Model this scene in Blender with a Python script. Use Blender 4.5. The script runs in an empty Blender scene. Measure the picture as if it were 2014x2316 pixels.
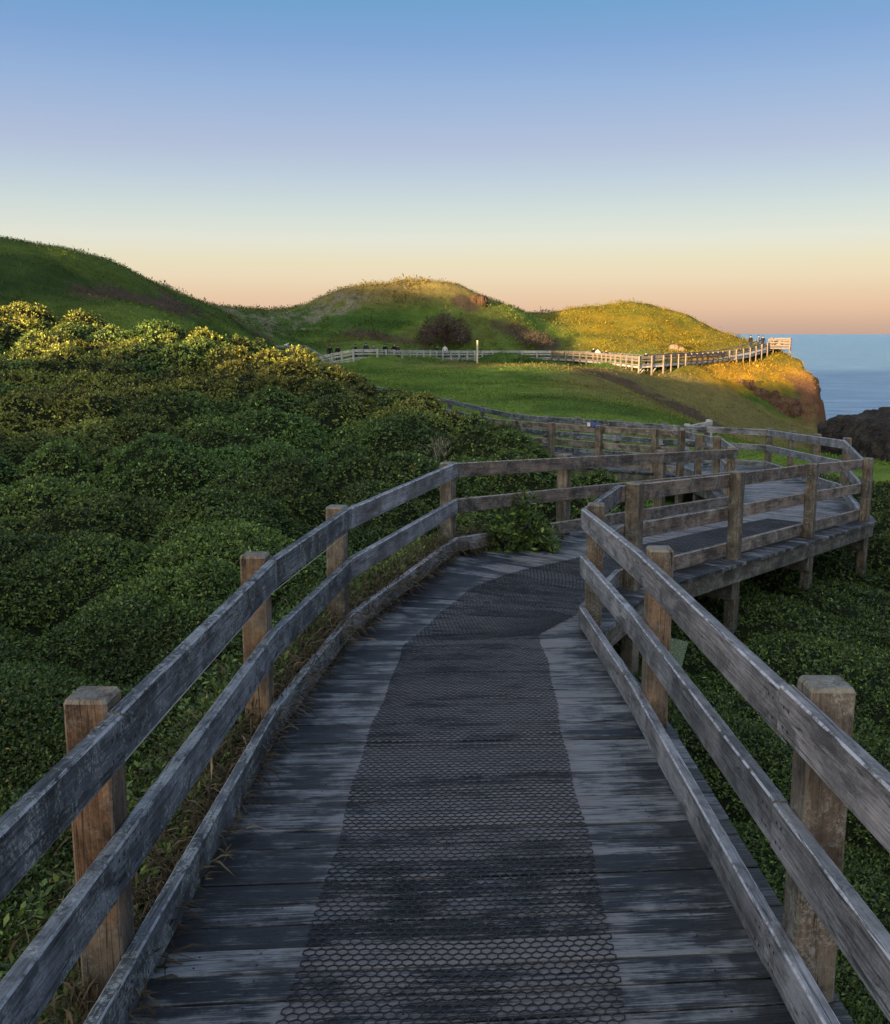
import bpy, math, random
import numpy as np
from mathutils import Vector
random.seed(7); RNG = np.random.default_rng(7)
R = math.radians
SC = bpy.context.scene
COL = SC.collection

# ------------------------------------------------------------------ camera, sky, sun, exposure
F, CX, CY, PITCH = 2300.0, 1007.0, 1158.0, R(9.94)       # lens in photo pixels; the camera is at the origin, 2 m above the deck
cam_d = bpy.data.cameras.new('camera'); cam = bpy.data.objects.new('camera', cam_d); COL.objects.link(cam)
cam_d.sensor_fit = 'HORIZONTAL'; cam_d.sensor_width = 36.0; cam_d.lens = 36.0 * F / 2014.0
cam_d.clip_start = 0.05; cam_d.clip_end = 60000
cam.location = (0, 0, 0); cam.rotation_euler = (R(90) - PITCH, 0, 0)
SC.camera = cam

GLOW = (5.0, 3.5, 2.1, 1)
SUN_AZ, SUN_EL = 35.0, 4.0          # the light travels toward +Y, 35 degrees to the right
sun_d = bpy.data.lights.new('sun', 'SUN'); sun_d.energy = 5.0; sun_d.angle = R(0.8); sun_d.color = (1.0, 0.69, 0.34)
sun = bpy.data.objects.new('sun', sun_d); COL.objects.link(sun)
sd = Vector((math.sin(R(SUN_AZ)) * math.cos(R(SUN_EL)), math.cos(R(SUN_AZ)) * math.cos(R(SUN_EL)), -math.sin(R(SUN_EL))))
sun.rotation_euler = sd.to_track_quat('-Z', 'Y').to_euler()

w = bpy.data.worlds.new('World'); SC.world = w; w.use_nodes = True
nt = w.node_tree; nt.nodes.clear()
out = nt.nodes.new('ShaderNodeOutputWorld'); bg = nt.nodes.new('ShaderNodeBackground'); bg.inputs['Strength'].default_value = 0.12
sky = nt.nodes.new('ShaderNodeTexSky'); sky.sky_type = 'NISHITA'; sky.sun_disc = False
sky.sun_elevation = R(SUN_EL); sky.sun_rotation = R(180 + SUN_AZ); sky.altitude = 30
tc = nt.nodes.new('ShaderNodeTexCoord'); sep = nt.nodes.new('ShaderNodeSeparateXYZ')
nt.links.new(tc.outputs['Generated'], sep.inputs[0])
ramp = nt.nodes.new('ShaderNodeValToRGB')                # dusk colours by height above the horizon (the pink belt opposite the sun)
SKY = [(0.0, (0.5972, 0.402, 0.314)), (0.006, (0.624, 0.4287, 0.3325)), (0.0237, (0.7991, 0.5395, 0.3813)), (0.0464, (0.8388, 0.6654, 0.4678)), (0.0534, (0.8469, 0.7084, 0.5149)), (0.067, (0.8308, 0.7529, 0.5457)), (0.0877, (0.7835, 0.7913, 0.6939)), (0.1144, (0.6445, 0.7305, 0.7157)), (0.141, (0.5333, 0.6308, 0.7305)), (0.168, (0.4508, 0.5271, 0.7157)), (0.2175, (0.3095, 0.4508, 0.7084)), (0.254, (0.2159, 0.3763, 0.6795)), (0.289, (0.147, 0.3515, 0.6308)), (0.42, (.22, .38, .64)), (0.65, (.33, .46, .70)), (1.0, (.37, .50, .74))]
el = ramp.color_ramp.elements
for i, (p, c) in enumerate(SKY):
    e = el[i] if i < 2 else el.new(p)
    e.position = p; e.color = (*c, 1)
nt.links.new(sep.outputs['Z'], ramp.inputs[0])
sc_ = nt.nodes.new('ShaderNodeMix'); sc_.data_type = 'RGBA'; sc_.blend_type = 'MULTIPLY'; sc_.inputs[0].default_value = 1
sc_.inputs[7].default_value = (1.98, 1.98, 2.0, 1)
nt.links.new(ramp.outputs[0], sc_.inputs[6])
mx = nt.nodes.new('ShaderNodeMix'); mx.data_type = 'RGBA'; mx.inputs[0].default_value = 0.95
nt.links.new(sky.outputs[0], mx.inputs[6]); nt.links.new(sc_.outputs[2], mx.inputs[7])
# the sunset half of the sky, behind the walker, is brighter and warm
dt = nt.nodes.new('ShaderNodeVectorMath'); dt.operation = 'DOT_PRODUCT'; dt.inputs[1].default_value = (-math.sin(R(SUN_AZ)), -math.cos(R(SUN_AZ)), 0.15)
nt.links.new(tc.outputs['Generated'], dt.inputs[0])
mr = nt.nodes.new('ShaderNodeMapRange'); mr.interpolation_type = 'SMOOTHSTEP'; nt.links.new(dt.outputs['Value'], mr.inputs[0])
mr.inputs[1].default_value = 0.05; mr.inputs[2].default_value = 1.0
glow = nt.nodes.new('ShaderNodeMix'); glow.data_type = 'RGBA'; glow.blend_type = 'MULTIPLY'
glow.inputs[7].default_value = GLOW; nt.links.new(mr.outputs[0], glow.inputs[0]); nt.links.new(mx.outputs[2], glow.inputs[6])
nt.links.new(glow.outputs[2], bg.inputs['Color']); nt.links.new(bg.outputs[0], out.inputs[0])
SC.view_settings.view_transform = 'Standard'; SC.view_settings.look = 'None'; SC.view_settings.gamma = 1
SC.view_settings.exposure = 2.0

# ------------------------------------------------------------------ helpers
def tan_el(py):                     # drop per metre of forward distance on this photo row
    return math.tan(math.atan((py - CY) / F) + PITCH)
def at(px, py, Y):                  # the point seen at (px, py) that stands Y metres ahead
    z = -Y * tan_el(py)
    return (px - CX) / F * (Y * math.cos(PITCH) - z * math.sin(PITCH)), Y, z
def tag(o, label=None, cat=None, group=None, kind=None):
    for k, v in (('label', label), ('category', cat), ('group', group), ('kind', kind)):
        if v: o[k] = v
    return o
def empty(name, loc, label, cat, group=None, rz=0.0):
    o = bpy.data.objects.new(name, None); COL.objects.link(o); o.location = loc; o.rotation_euler = (0, 0, rz); o.empty_display_size = 0.2
    return tag(o, label, cat, group)

def lerp3(a, b, t): return tuple(x + (y - x) * t for x, y in zip(a, b))
class MB:
    """collects shapes; build() links them as one mesh object"""
    def __init__(s): s.v = []; s.f = []; s.m = []; s.g = []; s.wear = []; s.tint = []; s.warm = []
    def add(s, verts, faces, gc=None, wear=0.0, tint=0.5, warm=0.0, mat=0):
        n = len(s.v); s.v += [tuple(p) for p in verts]
        s.g += [tuple(p) for p in (gc if gc is not None else verts)]
        for i, f in enumerate(faces):
            s.f.append([n + k for k in f]); s.m.append(mat)
            s.wear.append(wear[i] if isinstance(wear, list) else wear); s.tint.append(tint); s.warm.append(warm)
    def prism(s, p0, p1, m0, m1, prof, up=(0, 0, 1), tint=0.5, warm=0.0, mat=0, rnd=None, wearv=None):
        """profile (lateral, vertical) swept from p0 to p1; m0, m1 = lateral vectors (mitred) at either end"""
        p0, p1, m0, m1, up = map(Vector, (p0, p1, m0, m1, up)); n = len(prof)
        r = rnd or (random.uniform(0, 50), random.uniform(0, 50), random.uniform(0, 50)); L = (p1 - p0).length
        vs, gs = [], []
        for (p, m, a) in ((p0, m0, 0.0), (p1, m1, L)):
            for (x, y) in prof:
                vs.append(p + m * x + up * y); gs.append((a + r[0], x + r[1], y + r[2]))
        fs = [[i, (i + 1) % n, n + (i + 1) % n, n + i] for i in range(n)] + [list(range(n))[::-1], list(range(n, 2 * n))]
        we = (wearv if wearv else [0.0] * n) + [0.3, 0.3]
        s.add(vs, fs, gs, we, tint, warm, mat)
    def build(s, name, mats, parent=None, world=False):
        me = bpy.data.meshes.new(name); off = parent.location if (parent is not None and not world) else Vector((0, 0, 0))
        me.from_pydata([(Vector(p) - off) for p in s.v], [], s.f)
        for m in (mats if isinstance(mats, (list, tuple)) else [mats]): me.materials.append(m)
        me.polygons.foreach_set('material_index', s.m)
        a = me.attributes.new('gc', 'FLOAT_VECTOR', 'POINT'); a.data.foreach_set('vector', np.array(s.g, dtype=np.float32).ravel())
        for nm, d in (('wear', s.wear), ('tint', s.tint), ('warm', s.warm)):
            a = me.attributes.new(nm, 'FLOAT', 'FACE'); a.data.foreach_set('value', np.array(d, dtype=np.float32))
        me.update(); o = bpy.data.objects.new(name, me); COL.objects.link(o)
        if parent is not None: o.parent = parent
        return o

def rect_prof(w, h, c, x0=0.0, y0=0.0):     # chamfered rectangle, centre (x0, y0); returns profile and wear of each side
    a, b = w / 2, h / 2
    P = [(-a + c, -b), (a - c, -b), (a, -b + c), (a, b - c), (a - c, b), (-a + c, b), (-a, b - c), (-a, -b + c)]
    return [(x + x0, y + y0) for x, y in P], [0, .5, 0, 1, 0, 1, 0, .5]

def np_mesh(name, V, Fq, mats, parent=None, cols=None, smooth=False, coldom='FACE', nv=4):
    me = bpy.data.meshes.new(name); nf = len(Fq)
    me.vertices.add(len(V)); me.vertices.foreach_set('co', V.astype(np.float32).ravel())
    me.loops.add(nf * nv); me.loops.foreach_set('vertex_index', Fq.astype(np.int32).ravel())
    me.polygons.add(nf); me.polygons.foreach_set('loop_start', np.arange(0, nf * nv, nv, dtype=np.int32))
    if cols is not None:
        a = me.attributes.new('col', 'FLOAT_COLOR', coldom); c = np.ones((len(cols), 4), np.float32); c[:, :3] = cols
        a.data.foreach_set('color', c.ravel())
    me.update(calc_edges=True)
    me.polygons.foreach_set('use_smooth', np.full(nf, smooth))
    for m in (mats if isinstance(mats, (list, tuple)) else [mats]): me.materials.append(m)
    o = bpy.data.objects.new(name, me); COL.objects.link(o)
    if parent is not None: o.parent = parent
    return o

# ------------------------------------------------------------------ materials
class NT:
    def __init__(s, name):
        s.mat = bpy.data.materials.new(name); s.mat.use_nodes = True; s.t = s.mat.node_tree; s.t.nodes.clear()
        s.out = s.t.nodes.new('ShaderNodeOutputMaterial'); s.b = s.t.nodes.new('ShaderNodeBsdfPrincipled')
        s.t.links.new(s.b.outputs[0], s.out.inputs[0])
    def n(s, ty, **kw):
        n = s.t.nodes.new(ty)
        for k, v in kw.items(): setattr(n, k, v)
        return n
    def set(s, sock, v):
        if isinstance(v, bpy.types.NodeSocket): s.t.links.new(v, sock)
        elif isinstance(v, (tuple, list)): sock.default_value = (*v, 1) if (len(v) == 3 and sock.type == 'RGBA') else v
        else: sock.default_value = v
    def attr(s, nm, out='Fac'): return s.n('ShaderNodeAttribute', attribute_name=nm).outputs[out]
    def math(s, op, a, b=0.0, clamp=False):
        n = s.n('ShaderNodeMath', operation=op, use_clamp=clamp); s.set(n.inputs[0], a); s.set(n.inputs[1], b); return n.outputs[0]
    def mix(s, f, a, b, blend='MIX'):
        n = s.n('ShaderNodeMix', data_type='RGBA', blend_type=blend); s.set(n.inputs[0], f); s.set(n.inputs[6], a); s.set(n.inputs[7], b); return n.outputs[2]
    def scale(s, v, sc):
        n = s.n('ShaderNodeVectorMath', operation='MULTIPLY'); s.set(n.inputs[0], v); n.inputs[1].default_value = sc; return n.outputs[0]
    def noise(s, v, scale, detail=4, rough=.6, dist=0.0):
        n = s.n('ShaderNodeTexNoise'); s.set(n.inputs['Vector'], v); n.inputs['Scale'].default_value = scale
        n.inputs['Detail'].default_value = detail; n.inputs['Roughness'].default_value = rough; n.inputs['Distortion'].default_value = dist; return n.outputs[0]
    def step(s, v, a, b, o0=0.0, o1=1.0):
        n = s.n('ShaderNodeMapRange'); s.set(n.inputs[0], v); n.inputs[1].default_value = a; n.inputs[2].default_value = b
        n.inputs[3].default_value = o0; n.inputs[4].default_value = o1; n.clamp = True; return n.outputs[0]
    def ramp(s, v, stops):
        n = s.n('ShaderNodeValToRGB'); s.set(n.inputs[0], v); e = n.color_ramp.elements
        for i, (p, c) in enumerate(stops):
            x = e[i] if i < 2 else e.new(p)
            x.position = p; x.color = (*c, 1)
        return n.outputs[0]
    def bump(s, h, strength, dist):
        n = s.n('ShaderNodeBump'); s.set(n.inputs['Height'], h); n.inputs['Strength'].default_value = strength; n.inputs['Distance'].default_value = dist
        s.t.links.new(n.outputs[0], s.b.inputs['Normal'])
    def done(s, col, rough, spec=0.5):
        s.set(s.b.inputs['Base Color'], col); s.set(s.b.inputs['Roughness'], rough); s.b.inputs['Specular IOR Level'].default_value = spec
        return s.mat

def wood(name, dark, mid, light, lichen=(0.40, 0.42, 0.40), lich=0.5, warmc=(0.20, 0.127, 0.072), stain=0.5, rough=(0.55, 0.8), worn=0.0, mott=.5):
    k = NT(name); gc = k.attr('gc', 'Vector')
    g1 = k.noise(k.scale(gc, (1.3, 16, 16)), 1.0, 5, .62, .4)            # broad grain bands
    g2 = k.noise(k.scale(gc, (5.0, 120, 120)), 1.0, 3, .65)              # fine fibres
    b1 = k.noise(gc, 3.2, 5, .65); b2 = k.noise(gc, 70, 3, .75)          # weathering blotches, speckle
    v = k.math('ADD', k.math('MULTIPLY', g1, .5), k.math('ADD', k.math('MULTIPLY', g2, .5 - .25 * mott), k.math('MULTIPLY', b2, .25 * mott)))
    v = k.math('ADD', v, k.math('MULTIPLY', k.math('SUBTRACT', k.attr('tint'), .5), .22))
    v = k.math('ADD', v, k.math('MULTIPLY', k.math('SUBTRACT', b1, .5), .9))
    c = k.ramp(v, [(.30, dark), (.50, mid), (.70, light)])
    wn = k.ramp(v, [(.30, tuple(.22 * x for x in warmc)), (.5, warmc), (.70, tuple(min(1, 1.9 * x) for x in warmc))])
    wf = k.math('MULTIPLY', k.attr('warm'), k.step(k.noise(gc, 2.6, 4, .65), .36, .58, .15, 1.0), True)
    c = k.mix(wf, c, wn)
    st = k.math('MULTIPLY', k.step(k.noise(k.scale(gc, (1.0, 2.6, 2.6)), 2.6, 7, .72, .8), .50, .60), stain)
    c = k.mix(st, c, tuple(.45 * x for x in dark))
    if worn:
        sx = k.n('ShaderNodeSeparateXYZ'); k.t.links.new(gc, sx.inputs[0]); cr = k.math('MODULO', sx.outputs[0], 10.0)      # metres across the walk
        under = k.math('MULTIPLY', k.step(cr, .55, .68), k.step(cr, 1.64, 1.70, 1.0, 0.0)); verge = k.math('MULTIPLY', k.step(cr, 1.64, 1.70), k.step(cr, 1.78, 2.10, 1.0, 0.0)); verge2 = k.math('MULTIPLY', k.step(cr, .30, .5), k.step(cr, .6, .68, 1.0, 0.0))
        path = k.math('ADD', k.math('MULTIPLY', under, .125), k.math('ADD', k.math('MULTIPLY', verge, .092), k.math('MULTIPLY', verge2, .02)))      # where feet have worn the boards pale
        w1 = k.math('ADD', k.math('ADD', k.math('MULTIPLY', k.math('SUBTRACT', k.attr('tint'), .5), .12), k.math('MULTIPLY', k.math('SUBTRACT', g2, .5), .30)), k.math('ADD', k.math('ADD', k.math('MULTIPLY', k.noise(k.scale(gc, (2.4, 22, 22)), 1.0, 9, .78, .3), .6), k.math('MULTIPLY', k.noise(k.scale(gc, (1.6, 1.2, 1)), 1.7, 5, .65), .4)), path))
        wv = k.step(w1, .572, .635)
        c = k.mix(k.math('MULTIPLY', wv, worn), c, k.mix(k.noise(k.scale(gc, (3, 40, 40)), 1.0, 5, .7), tuple(.45 * x for x in light), k.mix(under, tuple(1.25 * x for x in light), (.30, .26, .255))))
    l1 = k.noise(gc, 6.0, 10, .80, .4); l2 = k.noise(gc, 75, 5, .8)
    lf = k.math('MULTIPLY', k.step(l1, .49, .58), k.step(l2, .46, .56))
    c = k.mix(k.math('MULTIPLY', k.math('MULTIPLY', lf, lich), k.math('SUBTRACT', 1.0, k.math('MULTIPLY', k.attr('warm'), .5), True)), c, lichen)
    wr = k.math('MULTIPLY', k.attr('wear'), k.step(k.noise(gc, 16, 5, .75), .40, .54))
    c = k.mix(k.math('MULTIPLY', wr, .85), c, tuple(min(1.0, 1.5 * x) for x in light))
    ck = k.noise(k.scale(gc, (.9, 30, 30)), 1.0, 2, .5, .25); crk = k.step(k.math('ABSOLUTE', k.math('SUBTRACT', ck, .56)), .004, .012, 1.0, 0.0)      # drying cracks along the grain
    c = k.mix(k.math('MULTIPLY', crk, .8), c, tuple(.25 * x for x in dark))
    hgt = k.math('ADD', k.math('MULTIPLY', g2, .7), k.math('ADD', k.math('MULTIPLY', l2, .5), k.math('MULTIPLY', g1, .5)))
    k.bump(hgt, 1.0, .010)
    return k.done(c, k.step(b1, .35, .65, *rough), .45)

M = {}
M['rail'] = wood('weathered_rail', (.018, .021, .027), (.080, .088, .10), (.25, .265, .29), lich=.8, stain=.8)
M['rail_pale'] = wood('pale_weathered_rail', (.075, .075, .082), (.21, .21, .225), (.40, .40, .44), lich=.30, stain=.65, mott=.3)
M['rail_warm'] = wood('brownish_rail', (.045, .037, .032), (.17, .132, .108), (.33, .27, .23), lich=.7, stain=.75)
M['post'] = wood('weathered_post', (.026, .025, .022), (.095, .086, .070), (.21, .195, .16), lich=.6, stain=.6, mott=1.0)
M['deck'] = wood('damp_deck_plank', (.005, .006, .009), (.019, .021, .027), (.255, .262, .28), lich=.05, stain=.6, rough=(.33, .6), worn=.95, mott=.3)
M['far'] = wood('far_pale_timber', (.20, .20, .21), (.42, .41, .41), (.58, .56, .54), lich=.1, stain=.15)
M['far_sunlit'] = wood('far_timber_sunlit_tone', (.08, .062, .055), (.165, .13, .115), (.24, .195, .17), lich=.2, stain=.2)  # same timber toned down and browned where the sun falls, paler copy in shade
def flat(name, c, rough=.7, metal=0.0):
    k = NT(name); tcn = k.n('ShaderNodeTexCoord').outputs['Object']; v = k.noise(tcn, 9, 4)
    m = k.done(k.mix(k.step(v, .3, .7), tuple(.7 * x for x in c), tuple(min(1, 1.15 * x) for x in c)), rough); k.b.inputs['Metallic'].default_value = metal; return m
M['nail'] = flat('dark_nail', (.012, .010, .010), .6)
M['wire'] = flat('galvanised_wire', (.38, .36, .34), .45, .6)
M['mesh'] = flat('dark_wire_netting', (.018, .016, .016), .5, .2)
def leafmat(name, rough=.55, trans=.25, spec=.35):
    k = NT(name); c = k.attr('col', 'Color')
    tr = k.n('ShaderNodeBsdfTranslucent'); k.set(tr.inputs[0], c); mxs = k.n('ShaderNodeMixShader'); mxs.inputs[0].default_value = trans
    k.t.links.new(k.b.outputs[0], mxs.inputs[1]); k.t.links.new(tr.outputs[0], mxs.inputs[2]); k.t.links.new(mxs.outputs[0], k.out.inputs[0])
    return k.done(c, rough, spec)
M['leaf'] = leafmat('shrub_leaf'); M['grass'] = leafmat('grass_blade', .8, .2, .1)
def groundmat():
    k = NT('turf_and_soil'); c = k.attr('col', 'Color'); p = k.n('ShaderNodeTexCoord').outputs['Object']
    a = k.noise(p, .9, 6, .7); b = k.noise(p, 6.0, 5, .7); d = k.noise(p, .12, 4, .6)
    f = k.math('ADD', k.math('MULTIPLY', a, .5), k.math('ADD', k.math('MULTIPLY', b, .35), k.math('MULTIPLY', d, .25)))
    c2 = k.mix(1.0, c, k.ramp(f, [(.34, (.45, .45, .42)), (.56, (1, 1, 1)), (.74, (1.5, 1.42, 1.25))]), 'MULTIPLY')
    k.bump(f, .9, .35); return k.done(c2, .95, .1)
M['ground'] = groundmat()
def rockmat(name, a, b, c):
    k = NT(name); p = k.n('ShaderNodeTexCoord').outputs['Object']
    v = k.math('ADD', k.math('MULTIPLY', k.noise(k.scale(p, (1, 1, .35)), .8, 8, .7), .6), k.math('MULTIPLY', k.noise(p, 4.5, 5, .7), .4))
    k.bump(v, 1.0, .6); return k.done(k.ramp(v, [(.32, a), (.52, b), (.72, c)]), .9, .15)
M['cliff'] = rockmat('red_brown_cliff_rock', (.022, .015, .011), (.14, .078, .046), (.34, .22, .14))
M['outcrop'] = rockmat('brown_outcrop_rock', (.03, .02, .014), (.10, .06, .035), (.19, .12, .07))
M['stack'] = rockmat('dark_sea_rock', (.008, .007, .007), (.05, .043, .038), (.14, .115, .095))

# ------------------------------------------------------------------ land shape
def lattice(seed): return np.random.default_rng(seed).random((256, 256))
LAT = [lattice(s) for s in range(8)]
def vnoise(x, y, k=0):
    xi = np.floor(x).astype(int); yi = np.floor(y).astype(int); fx = x - xi; fy = y - yi
    fx = fx * fx * (3 - 2 * fx); fy = fy * fy * (3 - 2 * fy); L = LAT[k % 8]
    g = lambda a, b: L[a & 255, b & 255]
    return (g(xi, yi) * (1 - fx) + g(xi + 1, yi) * fx) * (1 - fy) + (g(xi, yi + 1) * (1 - fx) + g(xi + 1, yi + 1) * fx) * fy
def fbm(x, y, oct=4, k=0):
    s = 0; a = .5
    for o in range(oct): s = s + a * vnoise(x * 2 ** o + 17.3 * o, y * 2 ** o - 9.1 * o, k + o); a *= .5
    return s
def sstep(x, a, b):
    t = np.clip((x - a) / (b - a), 0, 1); return t * t * (3 - 2 * t)
def inside(px, py, poly):
    r = np.zeros(px.shape, bool); n = len(poly)
    for i in range(n):
        x0, y0 = poly[i]; x1, y1 = poly[(i + 1) % n]
        c = ((y0 > py) != (y1 > py)); r ^= c & (px < (x1 - x0) * (py - y0) / ((y1 - y0) if y1 != y0 else 1e-9) + x0)
    return r
def pdist(px, py, line):
    d = np.full(px.shape, 1e9)
    for (x0, y0), (x1, y1) in zip(line[:-1], line[1:]):
        vx, vy = x1 - x0, y1 - y0; t = np.clip(((px - x0) * vx + (py - y0) * vy) / (vx * vx + vy * vy + 1e-9), 0, 1)
        d = np.minimum(d, np.hypot(px - x0 - t * vx, py - y0 - t * vy))
    return d

SEEN = [  # photo x, photo y, metres ahead: points of the land as measured
 # bushy slope on the left
 (0,1800,4.4),(0,1500,6),(0,1300,8.2),(0,1150,11.5),(0,1000,16.5),(0,850,24),(0,745,31),(0,697,35),(-300,760,30),(-300,1000,15),(-300,1400,6.5),
 (250,1350,7.5),(250,1150,11),(250,1000,16),(250,850,24.5),(250,765,30),(250,728,34),(400,752,33.5),
 (500,1250,8.2),(500,1100,12),(500,950,19),(500,850,26),(560,785,32),(680,815,30.5),
 (800,1100,11.5),(800,1000,16),(800,910,22.5),(800,858,27),(900,892,25.5),(1000,1010,15.5),(1000,925,22.5),(1100,965,20),(1180,1000,18),(1280,1035,16.5),(1150,1060,14),
 # upper hill on the left
 (-200,500,78),(0,546,80),(110,562,82),(225,585,85),(300,612,88),(370,652,91),(430,690,95),(500,706,102),(0,640,66),(0,685,60),(200,700,64),(300,735,62),(380,700,75),(440,740,72),(520,772,70),(560,790,66),
 # saddle and middle hill
 (560,702,150),(620,700,152),(600,730,128),(600,762,112),(680,690,148),(720,675,146),(800,658,142),(900,650,139),(1000,648,139),(1050,663,139),(1105,688,139),(1150,703,139),(1200,716,141),(1240,722,146),
 (700,740,130),(700,780,112),(800,780,107),(900,720,131),(900,780,112),(1050,720,131),(1050,782,123),(1200,755,132),(1250,785,130),(1000,690,135),
 # right hill and headland
 (1300,700,150),(1380,690,151),(1440,690,151),(1500,700,150),(1560,720,149),(1620,745,146),(1690,772,140),(1400,740,140),(1400,795,117),(1550,760,138),(1600,786,124),
 (718,826,100),(852,812,98),(1000,811,111),(1250,818,122),(1345,826,111),(1447,846,96.5),(1538,838,101),(1665,822,113),(1698,817,117),(1775,792,123),(1823,808,118),(1845,835,112),
 (1500,880,92),(1600,885,97),(1600,920,91),(1640,850,104),(1700,864,104),(1750,886,103.6),(1800,900,104.6),(1700,902,101.3),(1750,932,100.4),(1800,950,101),(1700,925,96),(1750,955,94),(1800,968,96),(1840,985,94),(1650,950,84),(1550,905,88),
 # grassy mound in the middle
 (1000,815,107),(900,830,92),(800,845,80),(1000,850,72),(1000,880,54),(1100,850,72),(1150,825,98),(1100,900,46),(1200,920,40),(1200,880,54),(1250,828,92),(1330,940,38),(1300,880,56),(1340,845,84),(1420,890,62),(1540,948,46),
 (1480,935,74),(1400,865,84),(950,905,45),(1620,985,47),(1700,1010,36),
 # lawn and low ground on the right
 (1690,1030,27),(1797,1052,25),(1990,1078,21.5),(1967,1297,15.2),(1834,1348,12.8),(1661,1426,10.6),(1430,1535,8.8),(2014,1700,7.5),(2014,1400,12.5),(2100,1200,17),
]
C3 = [at(*s) for s in SEEN]
C3 += [(-1.6,2.7,-2.3),(-1.6,0,-2.3),(-1.4,5,-2.25),(-1.2,7,-2.25),(-.6,9.5,-2.45),(0,3,-2.75),(0,0,-2.75),(.3,7,-2.8),(1.5,3,-3.05),(1.6,0,-3.05),(2.5,5,-3.1),(5,3,-3.2),(0,-4,-2.75),
       (2,11,-2.95),(4,14,-3.3),(1.2,12.5,-2.75),(6,19,-3.5),(5.2,22,-3.6),(4,18.5,-3.2),(3,21.5,-3.4),(6.5,23,-3.6),(2.3,25,-3.55),(0,31,-3.5),(-3,38,-3.3),(-8,46,-2.9),(-14,52,-2.2),(-4,55,-2.9),(-12,70,-2.2),(-20,55,-1.2),
       (-30,40,.6),(-20,14,-.6),(-12,5,-1.5),(-22,0,-1.2),(-45,15,-.5),(-6,-4,-1.7),(8,-5,-3.3),(20,3,-4),(20,12,-4),(35,5,-5),(12,20,-3.3),
       (-60,110,6),(-40,140,5),(-20,170,1),(0,165,2),(44,150,-2.5),(46,138,-3.5),(20,175,1),(40,160,-2),(0,230,-6),(-80,200,0),(60,200,-10),(-60,70,6),(-70,40,5)]
C3 = np.array(C3)
def uv(x, y):
    return np.arctan2(x, y) * 3.0, np.log(np.hypot(x, y) + 3.0) * 1.4
def tps_fit(vals, lam=2e-4):
    u, v = uv(C3[:, 0], C3[:, 1]); n = len(u); d2 = (u[:, None] - u) ** 2 + (v[:, None] - v) ** 2
    K = .5 * d2 * np.log(d2 + 1e-12) + lam * np.eye(n); P = np.stack([np.ones(n), u, v], 1)
    A = np.zeros((n + 3, n + 3)); A[:n, :n] = K; A[:n, n:] = P; A[n:, :n] = P.T
    return np.linalg.solve(A, np.concatenate([vals, np.zeros(3)]))
CU, CV = uv(C3[:, 0], C3[:, 1]); COEF = tps_fit(C3[:, 2])
def tps(x, y):
    x = np.asarray(x, float); y = np.asarray(y, float); sh = x.shape; u, v = uv(x.ravel(), y.ravel()); o = np.empty(u.shape)
    for i in range(0, len(u), 40000):
        a = slice(i, i + 40000); d2 = (u[a, None] - CU) ** 2 + (v[a, None] - CV) ** 2
        o[a] = (.5 * d2 * np.log(d2 + 1e-12)) @ COEF[:-3] + COEF[-3] + COEF[-2] * u[a] + COEF[-1] * v[a]
    return o.reshape(sh)

LAND_EDGE = [(60,-30),(45,10),(26,17),(13.5,23.5),(11.6,30),(14.5,45),(21.5,62),(29.0,80),(36.3,98),(39.2,108),(40.3,114),(40.6,120),(42,127),(44,136),(45,148),(38,172),(10,215),(-20,245),(-90,260),(-160,200),(-160,-30)]
BUSH = [(-1.25,-4),(-1.25,2.7),(-1.15,5),(-.95,7),(-.2,10.1),(4.35,16.3),(4.2,18.6),(3.4,20.6),(1.9,22.9),(.3,26.2),(-1.2,31),(-3.6,38),(-10,42),(-22,46),(-45,42),(-45,-4)]
WALK_L = [(-1.05,-4),(-.93,2.7),(-.85,5),(-.64,6.9),(.13,9.95),(4.66,16)]
LOW = [(-1.0,-6),(-.9,3),(-.5,8),(.4,9.8),(4.9,15.9),(6.2,19),(8.0,24),(9,21),(13,20),(26,15),(40,0),(40,-6)]
GX = {}
def mounds(x, y, cell, seed):
    """rounded shrub tops: 0 in the creases, 1 on the crowns"""
    L1, L2, L3 = lattice(seed), lattice(seed + 1), lattice(seed + 2)
    xi = np.floor(x / cell).astype(int); yi = np.floor(y / cell).astype(int); best = np.zeros(x.shape)
    for a in (-1, 0, 1):
        for b in (-1, 0, 1):
            i, j = xi + a, yi + b
            cx = (i + .15 + .7 * L1[i & 255, j & 255]) * cell; cy = (j + .15 + .7 * L2[i & 255, j & 255]) * cell
            rr = cell * (.56 + .30 * L3[i & 255, j & 255]); hh = .62 + .5 * L3[j & 255, i & 255]
            best = np.maximum(best, hh * np.sqrt(np.clip(1 - ((x - cx) ** 2 + (y - cy) ** 2) / rr ** 2, 0, 1)))
    return best
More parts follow.
